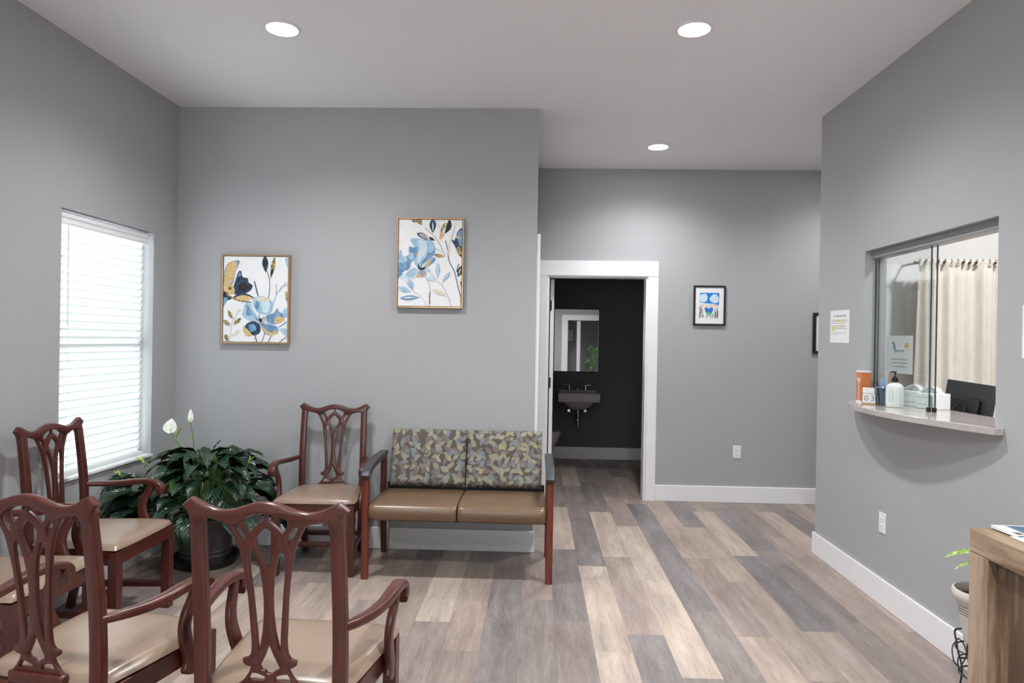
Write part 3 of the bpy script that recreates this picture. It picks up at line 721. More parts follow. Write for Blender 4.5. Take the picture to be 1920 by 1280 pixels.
# ------------------------------------------------------------------ peace lily
def peace_lily():
    random.seed(11)
    px, py = -2.09, 4.30
    t = empty('potted_peace_lily', (px, py, 0), 0, 'large peace lily in a charcoal pot in the corner under the window', 'potted plant')
    obj('pot', lathe(bmesh.new(), [(.001, .022), (.142, .022), (.146, .03), (.150, .06), (.154, .064), (.154, .072), (.151, .076), (.153, .09), (.157, .094), (.157, .102), (.154, .106), (.172, .25), (.176, .254), (.176, .262), (.174, .266), (.180, .29), (.190, .292), (.190, .312), (.182, .314), (.172, .305), (.168, .262), (.001, .262)], 56), M['charpot'], t, smooth=30)
    obj('saucer', lathe(bmesh.new(), [(.001, 0), (.182, 0), (.207, .045), (.212, .046), (.212, .052), (.200, .050), (.178, .016), (.001, .016)], 56), M['darkpot'], t, smooth=30)
    obj('soil', lathe(bmesh.new(), [(.001, .262), (.166, .262), (.167, .272), (.09, .282), (.001, .284)], 24), M['soil'], t)
    bm = bmesh.new(); uvl = bm.loops.layers.uv.new('leaf'); st = bmesh.new()
    def clampp(p):
        p.x = max(p.x, XL - px + .02); p.y = min(p.y, YM - py - .025); return p
    def blade(bp, d, p0, bend, Ln, W, roll=0., b=bm, uvl=uvl, mi=0, fold=.28):
        d = Vector((d[0], d[1], 0)).normalized(); n = 10; rows = []; p = Vector(bp); s = Vector((-d.y, d.x, 0))
        for i in range(n + 1):
            q = i / n; a = p0 - bend * q ** 1.3
            dirv = d * math.cos(a) + Vector((0, 0, 1)) * math.sin(a); up = -d * math.sin(a) + Vector((0, 0, 1)) * math.cos(a)
            sr = s * math.cos(roll) + up * math.sin(roll); ur = up * math.cos(roll) - s * math.sin(roll)
            w = W * (math.sin(math.pi * min(1, (q * .97 + .03)) ** .78) ** .85) * .5 * (1 - .15 * q)
            if i == n: w = .0008
            row = []
            for k in range(-3, 4):
                c = k / 3; row.append((b.verts.new(clampp(p + sr * (w * c) + ur * (w * fold * abs(c) ** 1.3 + .0035 * math.sin(q * 21 + k)) )), (.5 + c * .5, q)))
            rows.append(row); p = p + dirv * (Ln / n)
        for r1, r2 in zip(rows, rows[1:]):
            for k in range(6):
                qd = (r1[k], r1[k + 1], r2[k + 1], r2[k]); f = b.faces.new([v for v, _ in qd]); f.material_index = mi; f.smooth = True
                if uvl is not None:
                    for lp, (_, w_) in zip(f.loops, qd): lp[uvl].uv = w_
    nL = 118
    for i in range(nL):
        a = i * 2.39996 + random.uniform(-.3, .3); tr = (i + .5) / nL; rad = .05 + .30 * tr ** .75
        d = Vector((math.cos(a), math.sin(a), 0)); d.x *= 1.0
        # the plant leans out of the corner, into the room
        rx = rad * (1.25 if (d.x > 0) else .95); ry = rad * (1.2 if d.y < 0 else .75)
        z = .66 - .36 * tr ** 1.6 + random.uniform(-.045, .05)
        bp = Vector((d.x * rx * .82 + .0, d.y * ry * .82, z))
        bp.x = max(bp.x, XL - px + .06); bp.y = min(bp.y, YM - py - .08)
        root = Vector((d.x * .05, d.y * .05, .27)); mid = (root + bp) * .5 + Vector((-d.x * .02, -d.y * .02, .07))
        tube(st, crom([root, mid, bp], 4), .0034, 5)
        dd = Vector((math.cos(a + random.uniform(-.5, .5)), math.sin(a + random.uniform(-.5, .5)), 0))
        blade(bp, dd, random.uniform(.35, .75) - .55 * tr, random.uniform(1.2, 1.9), random.uniform(.19, .27), random.uniform(.095, .132), random.uniform(-.35, .35))
    for q in range(14):
        z = .34 + .02 * q; bp = Vector((-.30 - .02 * (q % 3), -.10 - .05 * (q % 5), z)); tube(st, crom([Vector((-.05, -.03, .27)), bp * .5 + Vector((0, 0, .22)), bp], 4), .0034, 5)
        blade(bp, (-.55 + .1 * (q % 4), -1), .15, 1.3, .24, .10, .3 * ((q % 3) - 1))
    # the long leaf reaching right and a thin upright one
    def W2L(x, y, z): return Vector((x - px, y - py, z))
    blade(W2L(-1.93, 4.22, .66), (1, -.1), .62, 1.0, .27, .06)
    blade(W2L(-2.04, 4.25, .70), (.6, .1), 1.2, .5, .11, .02)
    obj('foliage', bm, M['lily'], t, smooth=0, recalc=False)
    for p_ in bpy.data.objects['foliage'].data.polygons: p_.use_smooth = True
    obj('leaf_stalks', st, M['stem'], t)
    def flower(base, tip, r, ang, mat, up=.0, lab=None, sz=(.085, .05)):
        f = bmesh.new(); base, tip = W2L(*base), W2L(*tip)
        mid = (base + tip) * .5 + Vector((.01, 0, 0)); sm = crom([base, mid, tip], 5)
        tube(f, sm, .0032, 6, 1)
        # spathe: a cupped pointed blade
        blade(tip - Vector((0, 0, .002)), (math.cos(ang), math.sin(ang), 0), R(up), .25, sz[0], sz[1], r, b=f, uvl=None, fold=.55)
        # spadix
        tube(f, [tip, tip + Vector((math.cos(ang) * .01, math.sin(ang) * .01, sz[0] * .55))], [.005, .004], 8, 2)
        o = obj('flower', f, [mat, M['stem'], M['greenspathe']], t, smooth=60, recalc=False)
        if lab: o['label'] = lab
    flower((-2.16, 4.22, .62), (-2.285, 4.22, .835), 0, R(100), M['spathe'], 84, 'open white flower', (.095, .088))
    flower((-2.15, 4.25, .62), (-2.175, 4.25, .905), 0, R(120), M['spathe'], 88, 'tall narrow white flower', (.085, .036))
    flower((-2.16, 4.23, .62), (-2.255, 4.22, .80), 0, R(20), M['greenspathe'], 66, 'bright green bract', (.09, .035))
    flower((-2.28, 4.15, .60), (-2.40, 4.12, .665), 0, R(170), M['greenspathe'], 35, 'lime flower bud', (.065, .036))
    flower((-2.34, 4.02, .54), (-2.46, 3.98, .615), 0, R(180), M['greenspathe'], 30, None, (.055, .03))
    flower((-2.02, 4.2, .62), (-1.99, 4.16, .675), 0, R(-70), M['greenspathe'], 60, None, (.055, .055))
    flower((-1.86, 4.22, .58), (-1.775, 4.2, .665), 0, R(10), M['greenspathe'], 50, None, (.075, .026))
    flower((-2.22, 4.2, .62), (-2.235, 4.18, .70), 0, R(80), M['greenspathe'], 70, None, (.04, .03))
    y = bmesh.new(); blade(W2L(-2.08, 4.05, .36), (.1, -1), -.6, 1.0, .16, .05, b=y, uvl=None)
    o = obj('yellowing_leaf', y, varied('yellow_leaf', (.42, .44, .04), .4, .3, 20), t, smooth=60, recalc=False)
peace_lily()

# ------------------------------------------------------------------ pictures
def paint(name, c1, c2, sc=22):
    s = NT(name); n = s.noise(s.coord(), sc, 4); s.base(s.ramp(n, [(.35, c1), (.65, c2)])).rough(.6, .3); return s.m
PM = [paint('canvas_white', (.80, .80, .81), (.83, .83, .84)),
      paint('wash_navy', (.012, .018, .035), (.05, .085, .15), 30), paint('wash_blue', (.10, .22, .38), (.22, .38, .56)),
      paint('wash_sky', (.26, .44, .60), (.45, .60, .72)), paint('wash_pale', (.50, .64, .74), (.66, .75, .82)),
      paint('gold_leaf', (.56, .37, .13), (.70, .53, .28), 60), paint('brush_black', (.01, .01, .012), (.04, .04, .05), 50), paint('wash_taupe', (.30, .28, .30), (.45, .42, .42)),
      paint('gold_and_black', (.01, .01, .014), (.62, .45, .22), 75), paint('pale_gold', (.60, .56, .44), (.74, .70, .58), 60)]
WHT, NAVY, BLUE, SKY, PALE, GOLD, BLK, TAUPE, GB, PG = range(10)
class Canvas:
    def __init__(s, u0, v0, u1, v1, W, Hh):
        s.bm = bmesh.new(); s.k = 0; s.f = lambda x, y: ((x - u0) / (u1 - u0) * W - W / 2, (1 - (y - v0) / (v1 - v0)) * Hh - Hh / 2); s.W, s.H = W, Hh
    def poly(s, pts, mi):
        s.k += 1; y = -.0002 - .00006 * s.k
        q = []
        for p in pts:
            a, b = s.f(*p); a = max(-s.W / 2, min(s.W / 2, a)); b = max(-s.H / 2, min(s.H / 2, b))
            if not q or (abs(q[-1][0] - a) + abs(q[-1][1] - b)) > 1e-5: q.append((a, b))
        if len(q) > 2:
            f = s.bm.faces.new([s.bm.verts.new((a, y, b)) for a, b in q]); f.material_index = mi
            if f.normal.y > 0: f.normal_flip()
            f.normal_update()
            if f.normal.y > 0: f.normal_flip()
    def blob(s, pts, mi):
        P_ = [Vector((x, y, 0)) for x, y in pts]; P_ = P_[-1:] + P_ + P_[:2]; out = []
        for i in range(1, len(P_) - 2):
            a, b, c, d = P_[i - 1:i + 3]
            for k in range(4):
                t = k / 4; out.append(.5 * ((2 * b) + (c - a) * t + (2 * a - 5 * b + 4 * c - d) * t * t + (-a + 3 * b - 3 * c + d) * t ** 3))
        s.poly([(p.x, p.y) for p in out], mi)
    def leaf(s, x0, y0, x1, y1, w, mi, bend=0.):
        a, b = Vector((x0, y0)), Vector((x1, y1)); d = b - a; n = Vector((-d.y, d.x)).normalized(); L, Rr = [], []
        for i in range(13):
            t = i / 12; c = a + d * t + n * bend * math.sin(math.pi * t); ww = w * math.sin(math.pi * t ** .85) ** 1.1
            L.append(c + n * ww); Rr.append(c - n * ww)
        s.poly([tuple(p) for p in L + Rr[-2:0:-1]], mi)
    def line(s, pts, w, mi):
        P_ = crom([(x, y, 0) for x, y in pts], 5); L, Rr = [], []
        for i, p in enumerate(P_):
            t = (P_[min(i + 1, len(P_) - 1)] - P_[max(i - 1, 0)]).normalized(); n = Vector((-t.y, t.x, 0)) * w; L.append(p + n); Rr.append(p - n)
        s.poly([(p.x, p.y) for p in L + Rr[::-1]], mi)

def framed_canvas(loc, W, Hh, label, draw, rect):
    t = empty('framed_painting', loc, 0, label, 'painting', 'pair of gold framed floral canvases')
    f = .010; D = .036
    obj('frame', B((-W / 2, -W / 2 + f, -D, 0, -Hh / 2, Hh / 2), (W / 2 - f, W / 2, -D, 0, -Hh / 2, Hh / 2), (-W / 2 + f, W / 2 - f, -D, 0, -Hh / 2, -Hh / 2 + f), (-W / 2 + f, W / 2 - f, -D, 0, Hh / 2 - f, Hh / 2)), M['gold'], t, bevel=.0015, seg=1)
    cw, ch = W - 2 * f - .006, Hh - 2 * f - .006
    cv = Canvas(*rect, cw, ch); draw(cv)
    B((-cw / 2, cw / 2, 0, .022, -ch / 2, ch / 2), bm=cv.bm)
    obj('canvas', cv.bm, PM, t, smooth=0, loc=(0, -.030, 0), recalc=False)
def draw2(c):
    c.blob([(205, 100), (240, 95), (330, 95), (335, 155), (300, 145), (270, 125), (235, 130)], GB)
    c.leaf(475, 70, 478, 260, 42, NAVY); c.leaf(476, 120, 478, 240, 10, PALE)
    c.leaf(690, 80, 625, 270, 34, BLK, -20); c.leaf(640, 120, 570, 260, 20, GB); c.leaf(610, 230, 565, 350, 26, GOLD)
    c.line([(522, 105), (575, 210)], 2.5, TAUPE); c.line([(380, 195), (490, 290), (560, 380), (640, 545)], 3, NAVY)
    c.leaf(275, 262, 420, 360, 36, NAVY, -18); c.leaf(300, 268, 430, 345, 30, TAUPE, -10); c.leaf(425, 310, 508, 352, 18, BLK)
    c.blob([(195, 340), (250, 322), (330, 335), (410, 370), (425, 420), (400, 520), (350, 600), (290, 680), (240, 600), (280, 500), (240, 420)], SKY)
    c.blob([(300, 350), (400, 385), (400, 480), (340, 590), (290, 640), (300, 520), (320, 430)], PALE)
    c.blob([(180, 430), (235, 440), (285, 420), (290, 480), (270, 560), (200, 640), (140, 700), (110, 640), (140, 560), (180, 520)], BLUE)
    c.blob([(180, 515), (230, 505), (240, 570), (205, 590), (175, 570)], SKY)
    c.blob([(55, 500), (80, 470), (100, 530), (115, 560), (150, 545), (160, 600), (120, 640), (55, 650)], SKY)
    c.blob([(50, 640), (120, 650), (135, 700), (110, 750), (50, 760)], BLUE); c.blob([(110, 640), (190, 610), (200, 690), (140, 730)], BLUE)
    c.blob([(430, 340), (480, 370), (510, 440), (505, 520), (430, 590), (370, 640), (320, 700), (340, 620), (400, 540), (420, 440)], BLUE)
    c.blob([(435, 350), (475, 380), (500, 440), (470, 500), (425, 500)], SKY)
    c.blob([(70, 800), (150, 760), (230, 690), (310, 720), (300, 780), (220, 840), (130, 850), (60, 830)], PALE)
    c.blob([(150, 770), (240, 700), (300, 740), (240, 800), (180, 820)], SKY); c.blob([(50, 770), (110, 770), (60, 815), (50, 812)], BLUE)
    c.blob([(430, 600), (500, 560), (515, 600), (450, 660), (400, 690), (370, 680)], BLUE); c.blob([(380, 670), (420, 610), (470, 590), (440, 640), (400, 690)], GOLD)
    c.blob([(300, 640), (330, 690), (390, 680), (400, 700), (340, 725), (300, 700)], NAVY)
    c.blob([(300, 740), (360, 725), (405, 740), (395, 800), (340, 805), (300, 790)], TAUPE); c.blob([(270, 800), (310, 765), (340, 800), (300, 815)], GOLD); c.blob([(385, 690), (450, 720), (440, 745), (400, 720)], SKY)
    c.leaf(495, 530, 640, 550, 22, GB); c.line([(500, 435), (600, 495)], 2, BLUE); c.blob([(255, 500), (290, 520), (270, 540)], GOLD)
    c.line([(640, 350), (665, 450), (690, 600), (760, 740), (800, 900), (848, 1060)], 4.5, NAVY); c.line([(720, 330), (690, 400), (675, 470)], 2.5, TAUPE); c.leaf(690, 420, 665, 560, 14, PG)
    c.line([(760, 165), (725, 290), (715, 350)], 2.5, TAUPE); c.line([(810, 640), (785, 740)], 5, NAVY)
    c.blob([(848, 210), (790, 240), (775, 300), (755, 340), (770, 430), (800, 500), (848, 520)], NAVY); c.blob([(848, 225), (800, 240), (790, 320), (820, 410), (848, 400)], BLUE)
    c.blob([(765, 310), (800, 285), (825, 310), (790, 322)], GOLD); c.leaf(715, 335, 800, 505, 22, NAVY, -24); c.blob([(780, 440), (820, 430), (848, 470), (848, 560), (800, 510)], GB)
    c.leaf(848, 660, 800, 800, 34, BLK, -8); c.leaf(835, 690, 815, 775, 8, PALE)
    c.line([(395, 815), (440, 890), (455, 1000), (445, 1165)], 3.5, TAUPE); c.line([(455, 990), (450, 1080), (460, 1140)], 4.5, BLK)
    c.leaf(550, 620, 550, 825, 28, SKY); c.leaf(548, 650, 550, 800, 12, PALE); c.leaf(705, 740, 608, 870, 24, SKY); c.leaf(690, 760, 625, 850, 9, PALE)
    c.leaf(400, 800, 530, 860, 26, PALE); c.line([(440, 740), (540, 850), (620, 930), (690, 1060), (725, 1165)], 2.5, TAUPE); c.line([(608, 870), (612, 920)], 2, TAUPE)
    c.leaf(475, 970, 675, 1045, 28, PG, -8); c.leaf(180, 840, 240, 960, 36, SKY); c.leaf(55, 940, 215, 995, 34, SKY); c.leaf(75, 1075, 330, 1060, 30, BLUE); c.leaf(110, 1072, 280, 1062, 10, PALE)
    c.line([(140, 855), (180, 920), (270, 1000), (350, 1060), (415, 1160)], 2, TAUPE); c.blob([(835, 860), (848, 870), (848, 960), (842, 900)], BLK); c.blob([(838, 1030), (848, 1040), (848, 1165), (840, 1100)], GB)
def draw1(c):
    c.blob([(165, 420), (200, 420), (200, 440), (175, 500), (160, 580), (130, 600), (95, 600), (95, 500), (120, 440)], BLUE)
    c.blob([(150, 425), (185, 435), (170, 510), (150, 570), (110, 605), (95, 595), (100, 500), (125, 440)], GOLD)
    c.blob([(195, 500), (215, 495), (225, 535), (262, 545), (270, 575), (298, 595), (285, 630), (240, 655), (170, 660), (160, 620), (175, 560)], NAVY)
    c.blob([(200, 590), (240, 580), (270, 610), (240, 640), (200, 630)], BLK); c.blob([(205, 500), (212, 525), (190, 535)], BLUE)
    c.blob([(95, 620), (130, 585), (165, 610), (170, 650), (140, 665), (100, 650)], GOLD); c.blob([(120, 610), (145, 600), (150, 625), (130, 630)], GB)
    c.blob([(93, 640), (150, 690), (110, 710), (93, 750)], NAVY); c.blob([(92, 690), (125, 690), (93, 745)], BLUE)
    c.leaf(150, 690, 318, 685, 30, NAVY, -8); c.leaf(160, 695, 315, 688, 20, GOLD, -6); c.line([(110, 660), (200, 705), (290, 715)], 5, GB)
    c.leaf(382, 380, 390, 505, 22, NAVY); c.leaf(378, 400, 385, 470, 7, BLK); c.leaf(452, 385, 425, 550, 15, GB); c.leaf(440, 470, 425, 540, 9, BLK)
    c.line([(398, 490), (415, 545), (420, 600), (412, 690)], 2.2, BLK); c.line([(310, 565), (325, 620), (338, 670)], 4, NAVY); c.line([(465, 585), (467, 640), (465, 665)], 1.5, NAVY)
    c.line([(545, 570), (500, 610), (470, 660), (440, 740)], 3.5, SKY); c.line([(545, 590), (505, 600)], 2.5, BLUE); c.line([(530, 570), (490, 640)], 1.5, GOLD)
    c.blob([(250, 725), (285, 720), (300, 760), (330, 810), (350, 850), (290, 850), (240, 825), (228, 790)], SKY); c.blob([(262, 740), (285, 760), (300, 800), (260, 810)], BLUE)
    c.blob([(310, 685), (350, 672), (400, 680), (440, 715), (440, 770), (410, 800), (370, 800), (330, 780), (300, 725)], SKY); c.blob([(370, 700), (420, 715), (415, 780), (370, 780)], PALE)
    c.blob([(318, 690), (360, 675), (410, 685), (415, 710), (350, 712)], PG); c.blob([(330, 700), (350, 730), (335, 770), (315, 740)], BLUE)
    c.blob([(400, 810), (450, 790), (475, 755), (490, 780), (520, 800), (510, 850), (450, 870), (400, 850)], BLUE); c.blob([(455, 850), (480, 810), (520, 825), (530, 840), (480, 865)], GOLD)
    c.blob([(260, 870), (310, 850), (355, 880), (355, 930), (320, 950), (270, 940), (245, 905)], NAVY); c.blob([(275, 880), (310, 870), (330, 910), (290, 925)], BLUE); c.blob([(236, 885), (262, 905), (300, 950), (260, 955), (240, 930)], GOLD)
    c.blob([(360, 870), (420, 870), (480, 890), (480, 930), (430, 950), (390, 935)], BLUE); c.blob([(362, 880), (390, 900), (430, 930), (470, 915), (480, 935), (420, 950), (385, 920)], GOLD)
    c.blob([(345, 835), (360, 828), (372, 850), (358, 862)], BLK); c.line([(320, 825), (350, 845), (345, 800)], 2, NAVY); c.line([(358, 850), (385, 820), (375, 870), (330, 860)], 2, NAVY)
    c.line([(490, 890), (545, 850)], 3.5, BLUE); c.blob([(495, 900), (545, 905), (545, 950), (520, 935)], SKY); c.blob([(515, 790), (530, 755), (545, 765), (545, 810), (525, 820)], SKY); c.blob([(527, 405), (545, 400), (545, 470), (535, 440)], SKY); c.blob([(532, 640), (545, 645), (545, 715), (536, 690)], GB)
    c.line([(322, 950), (328, 975), (338, 997)], 3, NAVY); c.line([(390, 930), (380, 970), (365, 997)], 2.2, NAVY); c.line([(437, 950), (415, 997)], 4, TAUPE); c.line([(545, 955), (495, 997)], 2, NAVY); c.line([(315, 960), (318, 995)], 1.5, GOLD)
    c.line([(205, 770), (175, 830), (155, 870), (148, 930), (138, 997)], 1.8, TAUPE); c.leaf(125, 775, 162, 838, 13, GB); c.leaf(218, 762, 185, 792, 11, PG); c.leaf(220, 828, 165, 880, 13, GB); c.leaf(93, 845, 145, 885, 14, GB); c.leaf(210, 918, 155, 958, 12, PG); c.leaf(108, 945, 128, 997, 14, GB)
framed_canvas((-1.945, YM, 1.709), .476, .617, 'gold framed floral canvas with a navy bloom, hung lower and nearer the window', draw1, (92, 390, 547, 998))
framed_canvas((-.733, YM, 1.976), .462, .619, 'gold framed floral canvas with one big light blue bloom, hung higher and to the right', draw2, (50, 92, 848, 1170))

def frame_print(name, loc, W, Hh, label, f=.022, matw=.0, draw=None, rect=None, rz=0):
    t = empty(name, loc, rz, label, 'picture')
    D = .02
    obj('frame', B((-W / 2, -W / 2 + f, -D, 0, -Hh / 2, Hh / 2), (W / 2 - f, W / 2, -D, 0, -Hh / 2, Hh / 2), (-W / 2 + f, W / 2 - f, -D, 0, -Hh / 2, -Hh / 2 + f), (-W / 2 + f, W / 2 - f, -D, 0, Hh / 2 - f, Hh / 2)), M['black'], t, bevel=.0015, seg=1)
    cw, ch = W - 2 * f, Hh - 2 * f
    if draw:
        cv = Canvas(*rect, cw, ch); draw(cv); B((-cw / 2, cw / 2, 0, .008, -ch / 2, ch / 2), bm=cv.bm)
        obj('print', cv.bm, PM + KM, t, smooth=0, loc=(0, -.012, 0), recalc=False)
    else: obj('print', B((-cw / 2, cw / 2, -.012, -.004, -ch / 2, ch / 2)), M['paper'], t, smooth=0)
    return t
KM = [paint('crayon_blue', c8(20, 120, 205), c8(40, 140, 220), 90), paint('crayon_heart', c8(50, 130, 200), c8(70, 110, 190), 90), paint('crayon_green', c8(110, 200, 130), c8(90, 190, 120), 90),
      paint('crayon_cloud', c8(200, 218, 235), c8(215, 225, 238), 90), paint('crayon_skin', c8(225, 170, 150), c8(235, 200, 190), 90)]
KB, KH, KG, KC, KS = range(10, 15)
def drawkid(c):
    c.poly([(370, 400), (780, 400), (775, 660), (640, 625), (500, 620), (370, 600)], KB)
    c.blob([(385, 440), (440, 425), (500, 425), (535, 500), (510, 570), (450, 595), (390, 585), (372, 510)], KC)
    c.blob([(620, 455), (680, 425), (740, 450), (770, 520), (755, 590), (690, 615), (620, 590), (575, 530)], KC)
    for i, x in enumerate((395, 455, 515, 570, 620, 675, 730)):
        c.blob([(x - 18, 650), (x, 630), (x + 18, 650), (x + 16, 690), (x - 16, 690)], KS if i % 2 == 0 else PG)
    for x, y0, y1 in ((365, 690, 920), (395, 680, 800), (420, 720, 910), (380, 800, 920), (440, 860, 925), (515, 880, 920), (605, 850, 925), (645, 830, 920), (690, 730, 900), (705, 800, 930), (735, 700, 900), (748, 760, 930)):
        c.line([(x, y0), (x + 6, (y0 + y1) / 2), (x - 2, y1)], 6, BLK)
    c.blob([(365, 700), (400, 740), (430, 800), (400, 830), (370, 780)], TAUPE)
    c.blob([(475, 715), (520, 700), (555, 725), (610, 700), (650, 715), (640, 790), (600, 850), (560, 875), (515, 840), (485, 780)], KH)
    c.blob([(505, 820), (545, 800), (600, 820), (590, 860), (560, 878), (525, 860)], KG)
frame_print('framed_drawing', (1.5885, YF, 1.802), .29, .366, 'small black framed child drawing of people, clouds and a heart, right of the bathroom door', .016, draw=drawkid, rect=(275, 285, 875, 1045))
frame_print('black_picture_frame', (2.70, YF, 1.565), .34, .372, 'black picture frame mostly hidden behind the right wall corner', .025)
frame_print('framed_print', (1.02, YB - 1.4, 1.62), .30, .40, 'framed print in the entrance vestibule behind the camera', .02, rz=P)
obj_ = [o for o in bpy.data.objects if o.name == 'framed_print'][0]

# ------------------------------------------------------------------ notices and outlets
def lines(bm, x0, x1, z, h, seed, mi=1, y=-.0009):
    random.seed(seed); x = x0
    while x < x1:
        w = random.uniform(.008, .022); w = min(w, x1 - x); B((x, x + w, y, y + .0006, z, z + h, mi), bm=bm); x += w + .004
def sheet(name, loc, rz, W, Hh, label, fill, mats, tilt=0):
    t = empty(name, loc, rz, label, 'paper notice'); t.rotation_euler = (0, tilt, rz)
    bm = B((-W / 2, W / 2, -.0006, 0, -Hh / 2, Hh / 2)); fill(bm)
    obj('sheet', bm, mats, t, smooth=0); return t
def fill1(bm):
    for k, x in enumerate((-.082, -.058, -.030, -.012, .012, .034, .058, .078)): B((x - .007, x + .007, -.001, -.0004, .064, .074, 1), bm=bm)
    zz = [.040, .032, .021, .004, -.006, -.015, -.025, -.042, -.052]; ends = [.11, .11, .09, .09, .09, .11, -.06, .10, -.03]
    for i, (z, e) in enumerate(zip(zz, ends)): lines(bm, -.12, e, z, .003, 10 + i)
    for a, b, z in ((-.04, .05, .040), (-.01, .06, .004), (-.125, -.045, -.007), (-.12, -.08, -.026)): B((a, b, -.0008, -.0003, z - .003, z + .006, 2), bm=bm)
sheet('paper_notice', (XR - .001, 4.515, 1.579), -P / 2, .279, .212, 'white paper notice with yellow highlighting taped on the right wall by the corner', fill1, [M['paper'], M['ink'], M['yellow']], R(.6))
def fill2(bm):
    text_bm('NOSE UP', .021, bm, (.010, -.0011, .020), mi=4)
    # sneezing person in blue and a masked yellow face
    for q, (cx, cz, r, mi) in enumerate(((-.062, .064, .008, 5), (.078, .045, .021, 3))):
        v = [bm.verts.new((cx + r * math.cos(2 * P * i / 20), -.0010, cz + r * 1.15 * math.sin(2 * P * i / 20))) for i in range(20)]; bm.faces.new(v[::-1]).material_index = mi
    for q, pts in enumerate(([(-.085, .058), (-.07, .062), (-.052, .055), (-.04, .03), (-.036, .0), (-.046, .0), (-.052, .025), (-.06, .04), (-.078, .048)], [(-.062, .045), (-.052, .04), (-.056, .012), (-.066, .012)])):
        bm.faces.new([bm.verts.new((x, -.0009, z + .012)) for x, z in pts][::-1]).material_index = 2
    B((.066, .070, -.0014, -.0008, .047, .051, 1), (.086, .090, -.0014, -.0008, .047, .051, 1), (.063, .093, -.0014, -.0008, .026, .040, 0), bm=bm)
    for i, (a, b, z) in enumerate(((-.085, .085, -.030), (-.085, .09, -.050), (-.070, .075, -.070))): lines(bm, a, b, z, .0045, 40 + i)
nt = sheet('paper_notice', (XR + .0905, 3.955, 1.41), -P / 2, .279, .214, 'white paper notice with a masked yellow face seen through the reception glass', fill2, [M['paper'], M['ink'], varied('print_blue', (.22, .42, .55), .6), varied('print_yellow', (.85, .50, .08), .6), M['ink'], varied('print_orange', (.75, .3, .12), .6)])
sheet('paper_notice', (XR - .001, 2.705, 1.525), -P / 2, .279, .216, 'white paper on the right wall, only its edge showing at the picture edge', lambda bm: lines(bm, -.1, .1, .0, .003, 3), [M['paper'], M['ink']])

def outlet(loc, rz, label):
    t = empty('wall_outlet', loc, rz, label, 'outlet', 'white duplex wall outlets')
    obj('cover_plate', B((-.037, .037, -.005, 0, -.058, .058)), M['plate'], t, bevel=.003)
    for z in (-.02, .02):
        s = B((-.016, .016, -.0075, -.004, z - .014, z + .014)); o = obj('socket', s, M['plate'], t, bevel=.004)
        obj('slots', B((-.008, -.006, -.0078, -.0072, z - .002, z + .007), (.006, .008, -.0078, -.0072, z - .002, z + .007), (-.002, .002, -.0078, -.0072, z - .010, z - .006)), M['ink'], o, smooth=0)
outlet((1.863, YF, .464), 0, 'white wall outlet on the far hallway wall')
outlet((XR, 3.925, .458), -P / 2, 'white wall outlet low on the right wall under the counter')

# ------------------------------------------------------------------ things on the reception counter
CT = 1.1205
def box_thing(name, loc, rz, size, mats, label, cat, extra=None, bev=.002):
    w, d, h = size; bm = B((-w / 2, w / 2, -d / 2, d / 2, 0, h))
    if extra: extra(bm, w, d, h)
    o = obj(name, bm, mats, bevel=bev, seg=1, loc=loc); o.rotation_euler = (0, 0, rz); return tag(o, label, cat)
# orange carton: two faces to the camera, vertical lettering, white rim
OR = varied('orange_print', (.62, .20, .07), .45, .12, 14)
def oc(bm, w, d, h):
    B((-w / 2 - .0008, w / 2 + .0008, -d / 2 - .0008, d / 2 + .0008, h - .008, h + .001, 1), (-w / 2 - .0008, w / 2 + .0008, -d / 2 - .0008, d / 2 + .0008, 0, .010, 1), bm=bm)
    v = [bm.verts.new((-w / 2 - .0012, .022 * math.cos(2 * P * i / 18), h * .72 + .012 * math.sin(2 * P * i / 18))) for i in range(18)]; bm.faces.new(v).material_index = 1
    v = [bm.verts.new((-w / 2 - .0018, .008 * math.cos(2 * P * i / 18), h * .72 + .005 * math.sin(2 * P * i / 18))) for i in range(18)]; bm.faces.new(v).material_index = 0
    text_bm('naloxone', .034, bm, (-w / 2 - .0012, 0, h * .36), ux=(0, 0, 1), uz=(0, 1, 0), mi=1)
box_thing('orange_carton', (1.962, 4.145, CT), R(-4), (.054, .078, .186), [OR, M['paper']], 'tall orange carton with white vertical lettering at the far end of the counter', 'box', oc)
def cal():
    t = empty('block_calendar', (1.930, 4.01, CT), R(-22), 'small white block calendar showing 03 in a wooden stand', 'calendar')
    obj('stand', B((-.034, .034, -.018, .022, 0, .008), (-.034, .034, .016, .022, .008, .092)), varied('pale_wood', (.52, .34, .14), .5, .1, 40), t, bevel=.001, seg=1)
    obj('month_block', B((-.0327, .0327, -.016, .015, .062, .094)), M['paper'], t, bevel=.002, seg=1)
    for i, dgt in enumerate('03'):
        x = (-.0165, .0165)[i]
        bm = B((x - .0162, x + .0162, -.016, .015, .009, .061)); text_bm(dgt, .044, bm, (x, -.0166, .034), mi=1)
        obj('number_block', bm, [M['paper'], M['ink']], t, smooth=0)
    return t
cal()
mesh_m = varied('dark_wire_mesh', (.10, .11, .13), .35, .25, 200, .5, .6)
